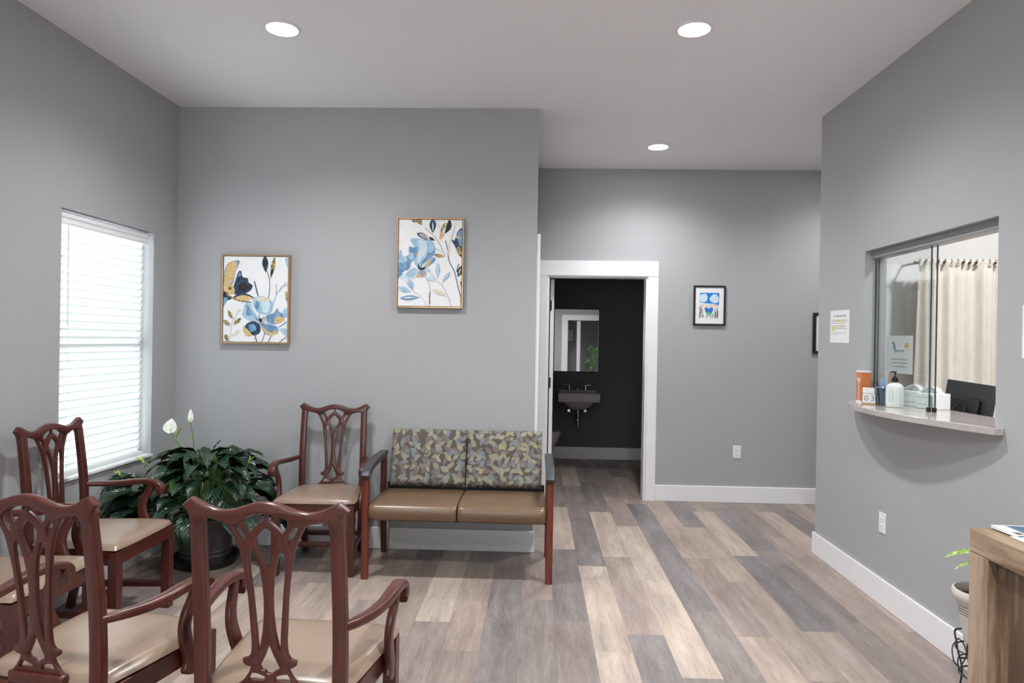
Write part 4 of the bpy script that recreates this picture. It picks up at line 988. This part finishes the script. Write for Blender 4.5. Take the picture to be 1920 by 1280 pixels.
def cup():
    t = empty('pen_cup', (1.984, 3.965, CT), 0, 'dark wire mesh pen cup between the calendar and the sanitizer bottle', 'pen cup')
    bm = bmesh.new(); n = 26; r0_, r1_ = .034, .041; hh = .098
    for i in range(n):
        for sgn in (-1, 1):
            pts = []
            for k in range(9):
                q = k / 8; a = 2 * P * (i / n + sgn * q * .30); r = r0_ + (r1_ - r0_) * q; pts.append((r * math.cos(a), r * math.sin(a), .003 + hh * q))
            sweep(bm, pts, circ(.0009, 4), (0, 0, 1), caps=False)
    obj('mesh_wall', bm, mesh_m, t)
    obj('rim', lathe(bmesh.new(), [(.040, .100), (.0425, .100), (.0425, .104), (.040, .104)], 32), M['chrome'], t)
    obj('base', lathe(bmesh.new(), [(.001, 0), (.035, 0), (.036, .004), (.001, .005)], 32), mesh_m, t)
    blu = varied('blue_plastic', (.03, .25, .62), .3, .1); lb = varied('light_blue_plastic', (.16, .42, .85), .3, .1)
    pens = [((-.020, -.008), (-.032, .004), .135, M['black'], 'black pen leaning left in the mesh cup'), ((-.012, .012), (-.024, .01), .128, blu, 'dark blue pen at the left of the mesh cup'), ((-.012, -.010), (-.014, -.016), .152, lb, 'light blue marker standing tall in the mesh cup'),
            ((.008, .0), (.010, .004), .150, lb, 'light blue marker right of the other in the mesh cup'), ((.016, -.012), (.027, -.016), .126, M['black'], 'black pen leaning right in the mesh cup')]
    for (a, b), (c_, d_), h, mt, lab in pens:
        bm = bmesh.new(); tube(bm, [(a, b, .006), ((a + c_) / 2, (b + d_) / 2, h * .55), (c_ * .95, d_ * .95, h - .012), (c_, d_, h)], [.0035, .0045, .0048, .0025], 8)
        o = obj('pen', bm, mt, loc=(1.984, 3.965, CT)); tag(o, lab, 'pen', 'pens in the mesh cup')
cup()
def bottle():
    t = empty('sanitizer_bottle', (1.985, 3.835, CT), R(58), 'clear hand sanitizer bottle with a black pump on the reception counter', 'bottle')
    s = NT('clear_gel'); s.base((.72, .80, .76)).rough(.18, .5); s.b.inputs['Transmission Weight'].default_value = .15
    bm = bmesh.new(); n = 28
    prof = [(.001, 0), (.040, .001), (.0435, .006), (.044, .03), (.044, .098), (.042, .112), (.035, .125), (.022, .133), (.014, .136), (.013, .142), (.001, .142)]
    lathe(bm, prof, n)
    for v in bm.verts: v.co.y, v.co.x = v.co.y * 1.02, v.co.x * .66
    obj('body', bm, s.m, t, smooth=40)
    lb = B((-.0279, -.0275, -.026, .026, .028, .092)); rnd = random.Random(3)
    bm2 = bmesh.new()
    for k in range(16):
        z = .032 + k * .0037
        for y0, y1 in ((-.034, -.003), (.003, .034)):
            if rnd.random() < .85: pass
        for y0, y1 in ((-.030, -.002), (.002, .028)):
            B((-.0288 + .0, -.0284, y0, y1 - rnd.random() * .004, z, z + .0013), bm=bm2)
    for v in bm2.verts: v.co.y *= 1.02; v.co.x = -.66 * math.sqrt(max(0, .0445 ** 2 - (v.co.y / 1.02) ** 2)) - .0006 + (v.co.x + .0286) * .5
    obj('label', bm2, varied('label_grey', (.42, .46, .46), .6), t, smooth=0)
    pb = bmesh.new(); lathe(pb, [(.001, .140), (.016, .140), (.0165, .158), (.012, .160), (.0115, .166), (.006, .168), (.0045, .170), (.0045, .190), (.008, .191), (.008, .198), (.001, .199)], 20)
    sweep(pb, [(0, 0, .1945), (-.012, .012, .1955), (-.020, .022, .1925)], rrect(.007, .005, .002, 2), (0, 0, 1))
    obj('pump', pb, M['black'], t, smooth=40)
bottle()
def maskbox(loc, rz, size, label, hump=True, stripe=False):
    t = empty('tissue_box', loc, rz, label, 'box')
    w, d, h = size; wht = varied('white_carton', (.86, .88, .88), .5, .02, 10)
    obj('carton', B((-w / 2, w / 2, -d / 2, d / 2, 0, h)), wht, t, bevel=.002, seg=1)
    pb = bmesh.new(); lines(pb, -w / 2 + .01, w / 2 - .01, h * .25, .006, 5, 0, -d / 2 - .0008); lines(pb, -w / 2 + .01, w * .1, h * .7, .004, 6, 0, -d / 2 - .0008)
    obj('print', pb, varied('pale_grey_print', (.45, .52, .53), .6), t, smooth=0)
    if stripe: obj('side_stripe', B((w * .18, w * .30, -d / 2 - .0014, -d / 2 - .0002, .006, h * .85)), varied('grey_stripe', (.25, .27, .29), .6), t, smooth=0)
    if hump:
        hb = bmesh.new()
        for q in range(3): sweep(hb, crom([(-.05 + q * .02, -.02 + .02 * q, h), (-.03 + q * .015, -.01 + .015 * q, h + .022), (.0, .0 + .01 * q, h + .034 - .006 * q), (.03, 0, h + .022), (.05, 0, h)], 4), rrect(.04, .002, .0009, 1), (0, 1, 0))
        obj('mask', hb, M['paper'], t, smooth=60)
maskbox((2.165, 3.965, CT), R(-66), (.17, .10, .085), 'white mask box behind the glass, next to the sanitizer bottle')
maskbox((2.165, 3.79, CT), R(-68), (.13, .10, .085), 'second white mask box behind the glass, nearer the glass edge', True, True)

# monitor, desk and cables inside the office
dsk = empty('office_desk', (2.72, 3.7, 0), 0, 'white office desk inside the reception window', 'desk')
obj('desktop', B((-.46, .6, -1.1, .80, .74, .77)), M['plate'], dsk, bevel=.004)
for sx in (-.42, .56):
    for sy in (-1.05, .75): obj('leg', B((sx - .02, sx + .02, sy - .02, sy + .02, 0, .74)), M['blackmetal'], dsk, bevel=.002, seg=1)
mon = empty('computer_monitor', (2.43, 3.85, .7705), -P / 2, 'black computer monitor seen from behind through the reception window', 'monitor')
o = obj('screen_case', B((-.203, .203, -.012, .012, -.15, .15)), varied('charcoal_case', (.035, .034, .038), .45, .06), mon, bevel=.004, loc=(0, -.045, .345)); o.rotation_euler = (R(-8), R(2), 0)
obj('screen', B((-.195, .195, .0121, .0135, -.14, .14)), M['black'], o, smooth=0)
obj('rear_bulge', B((-.15, .13, -.034, -.010, -.10, .06)), M['black'], o, bevel=.008)
cbm = tube(bmesh.new(), crom([(-.02, -.03, .03), (-.03, -.060, -.02), (.0, -.055, -.10), (.03, -.03, -.18)], 5), .005, 8); obj('cable', cbm, M['black'], o)
cbm = tube(bmesh.new(), crom([(.04, -.03, .02), (.06, -.060, -.03), (.03, -.058, -.10), (.04, -.03, -.18)], 5), .005, 8); obj('cable', cbm, M['black'], o)
B_ = B((-.10, .10, -.09, .07, 0, .012)); B((-.02, .02, -.02, .0, .012, .30), bm=B_); obj('stand', B_, M['black'], mon, bevel=.003)
sh_ = obj('desk_riser', B((-.11, .11, -.12, .14, .03, .05), (-.11, -.09, -.12, .14, -.2535, .03), (.09, .11, -.12, .14, -.2535, .03)), M['plate'], loc=(2.39, 4.22, 1.0245), bevel=.002, seg=1); tag(sh_, 'small white riser on the office desk under the telephone', 'riser')
tel = empty('desk_phone', (2.39, 4.23, 1.0755), R(-70), 'black telephone beside the monitor behind the counter', 'telephone')
obj('base', B((-.10, .10, -.07, .07, 0, .03)), M['black'], tel, bevel=.008); obj('handset', sweep(bmesh.new(), crom([(-.09, .04, .03), (-.07, .04, .052), (0, .04, .058), (.07, .04, .052), (.09, .04, .03)], 4), rrect(.035, .025, .008, 3), (0, 1, 0)), M['black'], tel, smooth=50)

# curtain and rod in the office
def curtain():
    t = empty('curtain', (0, 4.62, 0), 0, 'cream gathered curtain on a thin rod inside the reception office', 'curtain')
    bm = bmesh.new(); nx, nz = 220, 14; x0_, x1_, z0_, z1_ = 2.53, 3.75, .15, 2.03
    g = {}
    for i in range(nx + 1):
        for j in range(nz + 1):
            u = i / nx; v = j / nz
            x = x0_ + (x1_ - x0_) * u - .035 * (1 - v) * (1 - u)
            ph = u * 2 * P * 8.2 + 1.3 * math.sin(u * 11)
            amp = .024 * (1.0 - .35 * v) + .006 * math.sin(u * 23)
            y = math.sin(ph) * amp + .010 * math.sin(ph * 2.7 + 4 * v)
            g[i, j] = bm.verts.new((x, y, z0_ + (z1_ - z0_) * v + .004 * math.sin(ph * 3) * (v > .99)))
    for i in range(nx):
        for j in range(nz): bm.faces.new((g[i, j], g[i + 1, j], g[i + 1, j + 1], g[i, j + 1]))
    o = obj('panel', bm, M['curtain'], t, smooth=60)
    so = o.modifiers.new('solid', 'SOLIDIFY'); so.thickness = .0015
    hd = bmesh.new()
    for q in range(30):
        x = x0_ + .01 + q * .041; z = 2.025
        sweep(hd, crom([(x - .008, -.018, z - .03), (x, -.026, z - .008), (x + .006, -.016, z + .012), (x + .012, .012, z + .012)], 3), rrect(.020, .006, .002, 2), (1, 0, 0))
    obj('gathered_header', hd, M['curtain'], t, smooth=60)
    obj('curtain_rod', tube(bmesh.new(), [(2.50, -.0, 2.018), (3.9, 0, 2.018)], .006, 10), varied('bronze_rod', (.12, .08, .06), .35, .1, 10, .5, .8), t)
    obj('rod_bracket', B((2.515, 2.53, -.005, .185, 2.005, 2.018)), M['blackmetal'], t)
curtain()

# ------------------------------------------------------------------ rustic table, magazines and plant stand by the right wall
def rustic_table():
    x0_, x1_, y0_, y1_, zt = 1.632, 1.925, 1.15, 2.605, .785
    t = empty('rustic_wood_console', ((x0_ + x1_) / 2, (y0_ + y1_) / 2, 0), 0, 'rustic reclaimed wood console with plank side in the lower right corner', 'console table')
    cx, cy = (x0_ + x1_) / 2, (y0_ + y1_) / 2
    def bb_(*a): return B(*[(b[0] - cx, b[1] - cx, b[2] - cy, b[3] - cy, b[4], b[5]) for b in a])
    obj('tabletop', bb_((x0_, x1_, y0_, y1_, zt - .088, zt)), M['rustic_h'], t, bevel=.004)
    for ya, yb in ((y1_ - .10, y1_), (y0_, y0_ + .10)):
        for xa, xb in ((x0_, x0_ + .085), (x1_ - .085, x1_)): obj('leg', bb_((xa, xb, ya, yb, 0, zt - .088)), M['rustic_v'], t, bevel=.003)
    random.seed(8); y = y1_ - .101; k = 0
    pk = bmesh.new()
    while y > y0_ + .12:
        w = random.uniform(.065, .085); xo = x0_ + .030 + random.uniform(0, .004)
        B((xo - cx, xo + .018 - cx, max(y - w, y0_ + .1) - cy, y - .0015 - cy, .10, zt - .088), bm=pk); y -= w
    obj('side_planks', pk, M['rustic_v'], t, bevel=.0015, seg=1)
    obj('end_panel', bb_((x0_ + .085, x1_ - .085, y1_ - .05, y1_ - .03, .06, zt - .088)), M['rustic_v'], t)
rustic_table()
def magazine(loc, rz, label, fill, W=.21, L=.275, th=.004):
    t = empty('magazine', loc, rz, label, 'magazine', 'magazines and papers on the rustic console')
    bm = B((-W / 2, W / 2, -L / 2, L / 2, 0, th)); cv = bmesh.new()
    for pts, mi in fill:
        z = th + .0003 + .0001 * len(cv.faces)
        cv.faces.new([cv.verts.new((x, y, z)) for x, y in pts]).material_index = mi
    obj('pages', bm, M['paper'], t, bevel=.001, seg=1)
    if fill: 
        o = obj('cover_print', cv, [varied('mag_blue', (.07, .13, .28), .3, .3, 60), varied('mag_teal', (.10, .22, .26), .3, .2, 60), varied('mag_brown', (.20, .10, .08), .3, .2, 60), varied('mag_orange', (.80, .52, .28), .3, .2, 60), M['ink']], t, smooth=0, recalc=False)
        for p_ in o.data.polygons: 
            if p_.normal.z < 0: p_.flip()
mag_fill = [([(-.055, .060), (.0, .060), (.0, -.062), (-.055, -.062)], 0), ([(-.065, .062), (-.055, .062), (-.055, -.064), (-.065, -.064)], 1), ([(-.024, .052), (-.018, .052), (-.018, -.058), (-.024, -.058)], 4), ([(.010, .058), (.05, .052), (.055, .01), (.018, .016)], 3), ([(.03, .0), (.07, .0), (.066, -.045), (.036, -.04)], 2), ([(-.098, -.03), (-.075, -.03), (-.075, -.062), (-.098, -.062)], 2)]
magazine((1.805, 2.345, .7860), R(1), 'plain white paper sheets beside the magazines on the console', [], .216, .279, .003)
magazine((1.812, 2.565 - .04, .7895), R(2), 'closed magazine lying just under the top magazine', [([(-.105, .066), (.105, .066), (.105, -.068), (-.105, -.068)], 1)], .218, .145, .004)
magazine((1.816, 2.532, .7942), R(-2), 'top magazine with blue and orange pictures at the console edge', mag_fill, .22, .142, .003)

def stand_plant():
    px, py = 1.845, 2.84
    t = empty('plant_stand', (px, py, 0), 0, 'black curled wire plant stand behind the rustic console', 'plant stand')
    w = bmesh.new()
    for z, r in ((.235, .115), (.13, .10)):
        tube(w, [(r * math.cos(2 * P * i / 24), r * math.sin(2 * P * i / 24), z) for i in range(25)], .004, 6)
    for k in range(4):
        a = 2 * P * k / 4 + .5; c_, s_ = math.cos(a), math.sin(a)
        tube(w, crom([(.10 * c_, .10 * s_, .30), (.135 * c_, .135 * s_, .28), (.128 * c_, .128 * s_, .235), (.118 * c_, .118 * s_, .19), (.10 * c_, .10 * s_, .13), (.105 * c_, .105 * s_, .06), (.125 * c_, .125 * s_, .005)], 5), .0045, 6)
        for q in (-1, 1):
            a2 = a + q * .35; tube(w, crom([(.118 * math.cos(a), .118 * math.sin(a), .25), (.128 * math.cos(a2), .128 * math.sin(a2), .22), (.122 * math.cos(a2 + q * .1), .122 * math.sin(a2 + q * .1), .17), (.112 * math.cos(a + q * .2), .112 * math.sin(a + q * .2), .135)], 4), .003, 6)
    for k in range(2): tube(w, [(-.11 * (1 - k), -.11 * k, .205), (.11 * (1 - k), .11 * k, .205)], .004, 6)
    obj('wire_frame', w, M['blackmetal'], t)
    p = empty('potted_dumb_cane', (px, py, .209), 0, 'cream ringed pot with a small variegated plant on the wire stand', 'potted plant')
    t.scale = (.86, .86, .94); p.scale = (.86, .86, .94); p.location.z = .2095 * .94
    pr = [(.001, 0), (.066, 0), (.070, .006)]
    for z in (.06, .12): pr.append((.070 + .055 * z / .29, z))
    for z in (.185, .197, .209, .223):
        r_ = .072 + .052 * z / .29; pr += [(r_, z - .002), (r_ - .0025, z - .0004), (r_ - .0025, z + .0004), (r_, z + .002)]
    pr += [(.122, .245), (.130, .250), (.136, .262), (.137, .276), (.132, .288), (.124, .290), (.119, .282), (.114, .262), (.112, .245), (.001, .245)]
    obj('pot', lathe(bmesh.new(), pr, 48), M['creampot'], p, smooth=30)
    rg = bmesh.new()
    for z in (.185, .197, .209, .223):
        r_ = .072 + .052 * z / .29; lathe(rg, [(r_ - .002, z - .0009), (r_ + .0004, z - .0007), (r_ + .0004, z + .0007), (r_ - .002, z + .0009)], 48)
    obj('glaze_ring', rg, M['potline'], p)
    obj('soil', lathe(bmesh.new(), [(.001, .24), (.113, .24), (.112, .252), (.001, .256)], 24), M['soil'], p)
    s = NT('variegated_leaf'); n = s.noise(s.coord(), 55, 3); s.base(s.ramp(n, [(.42, (.16, .34, .06)), (.5, (.35, .50, .12)), (.6, (.70, .74, .36))])).rough(.35, .5)
    lf = bmesh.new()
    def bl(bp, d, p0, bend, Ln, W):
        d = Vector((d[0], d[1], 0)).normalized(); sd = Vector((-d.y, d.x, 0)); rows = []; q_ = Vector(bp)
        for i in range(11):
            q = i / 10; a = p0 - bend * q; w_ = W * .5 * math.sin(P * min(1, q * .96 + .04) ** .9) ** .8 if i < 10 else .0006
            rows.append([lf.verts.new(q_ + sd * (w_ * c_) + Vector((0, 0, w_ * .25 * abs(c_)))) for c_ in (-1, -.5, 0, .5, 1)]); q_ = q_ + (d * math.cos(a) + Vector((0, 0, math.sin(a)))) * Ln / 10
        for r1, r2 in zip(rows, rows[1:]):
            for k in range(4): lf.faces.new((r1[k], r1[k + 1], r2[k + 1], r2[k]))
    top = Vector((.02, -.02, .44))
    bl(top, (-1, -.05), .30, .70, .235, .062); bl(top - Vector((0, 0, .02)), (-1, .3), -.05, .6, .17, .055); bl(top, (.9, -.6), .1, 1.2, .12, .05); bl(top, (.1, -1), -.1, 1.0, .12, .05); bl(top, (.1, .8), .1, .9, .10, .045)
    obj('leaf_cluster', lf, s.m, p, smooth=60, recalc=False)
    obj('stem', tube(bmesh.new(), crom([(0, 0, .25), (.005, -.005, .35), (.02, -.02, .445)], 4), .007, 8), M['stem'], p)
stand_plant()

# ------------------------------------------------------------------ bathroom fittings
mr = empty('wall_mirror', (.506, BY - .001, 1.466), 0, 'rectangular black framed mirror over the bathroom sink', 'mirror')
W_, H_ = .565, .785; f_ = .010
obj('frame', B((-W_ / 2, -W_ / 2 + f_, -.022, 0, -H_ / 2, H_ / 2), (W_ / 2 - f_, W_ / 2, -.022, 0, -H_ / 2, H_ / 2), (-W_ / 2 + f_, W_ / 2 - f_, -.022, 0, -H_ / 2, -H_ / 2 + f_), (-W_ / 2 + f_, W_ / 2 - f_, -.022, 0, H_ / 2 - f_, H_ / 2)), M['black'], mr, bevel=.001, seg=1)
obj('glass', B((-W_ / 2 + f_, W_ / 2 - f_, -.014, -.004, -H_ / 2 + f_, H_ / 2 - f_)), M['mirror'], mr, smooth=0)
sk = empty('bathroom_sink', (.525, BY - .002, 0), 0, 'wall mounted sink with a chrome faucet under the bathroom mirror', 'sink')
sb_ = bmesh.new()
def ring_(hw, d0, d1, z, n=8): 
    return [(-hw, d0, z), (hw, d0, z), (hw, d1, z), (-hw, d1, z)]
for boxes in [B((-.25, .25, -.44, -.40, .735, .845), (-.25, -.215, -.40, -.10, .735, .85), (.215, .25, -.40, -.10, .735, .85), (-.25, .25, -.10, 0, .735, .86))]:
    obj('rim', boxes, M['porcelain'], sk, bevel=.012, seg=3)
bowl = bmesh.new(); rows = []
for k in range(9):
    q = k / 8; z = .80 - .17 * q; s_ = math.cos(q * P / 2 * .93) ** .6
    rows.append([bowl.verts.new((.218 * s_ * math.copysign(abs(math.cos(a)) ** .6, math.cos(a)), -.25 + .155 * s_ * math.copysign(abs(math.sin(a)) ** .6, math.sin(a)), z)) for a in [2 * P * i / 28 for i in range(28)]])
for r1, r2 in zip(rows, rows[1:]):
    for i in range(28): bowl.faces.new((r1[i], r1[(i + 1) % 28], r2[(i + 1) % 28], r2[i]))
bowl.faces.new(rows[-1]); obj('basin', bowl, M['porcelain'], sk, smooth=50)
fa = bmesh.new(); lathe(fa, [(.001, .86), (.02, .86), (.018, .875), (.001, .876)], 16, (0, -.06, 0)); tube(fa, crom([(0, -.06, .87), (0, -.065, .925), (0, -.10, .945), (0, -.15, .93), (0, -.155, .915)], 4), .010, 10)
for s in (-1, 1):
    lathe(fa, [(.001, .86), (.022, .86), (.018, .89), (.014, .91), (.001, .912)], 16, (s * .10, -.06, 0)); sweep(fa, [(s * .09, -.06, .912), (s * .165, -.065, .922)], rrect(.018, .009, .004, 2), (0, 1, 0))
obj('faucet', fa, M['chrome'], sk, smooth=50)
tr_ = bmesh.new(); lathe(tr_, [(.001, .60), (.022, .60), (.024, .64), (.001, .641)], 16, (0, -.25, 0)); tube(tr_, crom([(0, -.25, .62), (0, -.25, .50), (0, -.24, .46), (0, -.20, .45), (0, -.16, .48), (0, -.12, .53), (0, -.001, .53)], 5), .019, 12)
lathe(tr_, [(.001, .50), (.03, .50), (.03, .525), (.001, .526)], 16, (0, -.25, 0)); lathe(tr_, [(.001, .43), (.024, .43), (.026, .46), (.001, .461)], 16, (0, -.22, 0))
obj('drain_trap', tr_, M['chrome'], sk, smooth=50)
for s in (-1, 1): obj('shutoff_valve', lathe(bmesh.new(), [(.001, -.05), (.018, -.05), (.020, -.02), (.012, -.01), (.012, 0)], 12, (s * .10, 0, .60), axis='Y'), M['chrome'], sk)
tl_ = empty('toilet', (.0, 7.75, 0), R(0), 'white toilet hidden at the left of the bathroom, seat edge showing past the door', 'toilet')
tb_ = bmesh.new(); rows = []
for z, a_, b_, cx_ in ((0, .11, .22, -.05), (.08, .10, .20, -.05), (.22, .12, .23, -.02), (.36, .19, .29, 0), (.40, .20, .30, 0)):
    rows.append([tb_.verts.new((cx_ + b_ * math.cos(2 * P * i / 28), a_ * math.sin(2 * P * i / 28), z)) for i in range(28)])
for r1, r2 in zip(rows, rows[1:]):
    for i in range(28): tb_.faces.new((r1[i], r1[(i + 1) % 28], r2[(i + 1) % 28], r2[i]))
tb_.faces.new(rows[0][::-1]); tb_.faces.new(rows[-1]); obj('bowl', tb_, M['porcelain'], tl_, smooth=50)
st_ = bmesh.new(); rr_ = [[st_.verts.new(((.305 + e) * math.cos(2 * P * i / 28), (.205 + e) * math.sin(2 * P * i / 28), z)) for i in range(28)] for z, e in ((.401, 0), (.42, .006), (.44, 0))]
for r1, r2 in zip(rr_, rr_[1:]):
    for i in range(28): st_.faces.new((r1[i], r1[(i + 1) % 28], r2[(i + 1) % 28], r2[i]))
st_.faces.new(rr_[0][::-1]); st_.faces.new(rr_[-1]); obj('seat_lid', st_, M['porcelain'], tl_, smooth=40)
obj('tank', B((-.50, -.30, -.21, .21, .40, .76), (-.51, -.29, -.22, .22, .76, .785)), M['porcelain'], tl_, bevel=.012, seg=3)
hk = bmesh.new(); tube(hk, crom([(.20, BY - .001, .90), (.20, BY - .05, .90), (.235, BY - .06, .90), (.25, BY - .06, .90)], 4), .006, 8); lathe(hk, [(.001, -.012), (.022, -.012), (.022, 0)], 16, (.20, BY, .90), axis='Y'); lathe(hk, [(.001, -.012), (.016, -.01), (.016, .01), (.001, .012)], 12, (.25, BY - .06, .90), axis='X')
o = obj('towel_hook', hk, M['blackmetal']); tag(o, 'small black hook on the bathroom wall at the left of the sink', 'hook')

# ------------------------------------------------------------------ behind the camera, seen only in the mirror
gl = empty('glass_entry_door', (EX0 + .33, YB - .06, 0), R(0), 'white framed entry door leaf behind the camera, seen in the mirror', 'door')
obj('stile', B((-.05, .05, -.02, .02, .01, 2.04)), M['trim'], gl, bevel=.003, seg=1)
fp = empty('floor_plant', (1.62, YB + .45, 0), 0, 'leafy green floor plant behind the camera, seen in the bathroom mirror', 'potted plant')
obj('pot', lathe(bmesh.new(), [(.001, 0), (.13, 0), (.17, .30), (.175, .32), (.16, .32), (.15, .28), (.001, .28)], 24), M['creampot'], fp)
bm = bmesh.new(); random.seed(2)
for i in range(70):
    a = random.random() * 2 * P; z0 = random.uniform(.55, 1.3); r_ = random.uniform(.02, .12); d = Vector((math.cos(a), math.sin(a), 0)); sd = Vector((-d.y, d.x, 0)); q_ = Vector((d.x * r_, d.y * r_, z0)); rows = []
    Ln = random.uniform(.15, .26)
    for k in range(7):
        q = k / 6; an = .7 - 1.9 * q; w_ = .032 * math.sin(P * min(1, q * .95 + .05)) if k < 6 else .001
        rows.append([bm.verts.new(q_ + sd * w_ * c_) for c_ in (-1, 0, 1)]); q_ = q_ + (d * math.cos(an) + Vector((0, 0, math.sin(an)))) * Ln / 6
    for r1, r2 in zip(rows, rows[1:]):
        for k in range(2): bm.faces.new((r1[k], r1[k + 1], r2[k + 1], r2[k]))
obj('foliage', bm, varied('mid_green_leaf', (.12, .30, .07), .4, .35, 12), fp, smooth=60, recalc=False)
st = bmesh.new()
for k in range(4): tube(st, crom([(.02 * k - .03, 0, .28), (.03 * math.cos(k), .03 * math.sin(k), .8), (.05 * math.cos(k * 2), .05 * math.sin(k * 2), 1.3)], 4), .008, 6)
obj('stem', st, M['stem'], fp)
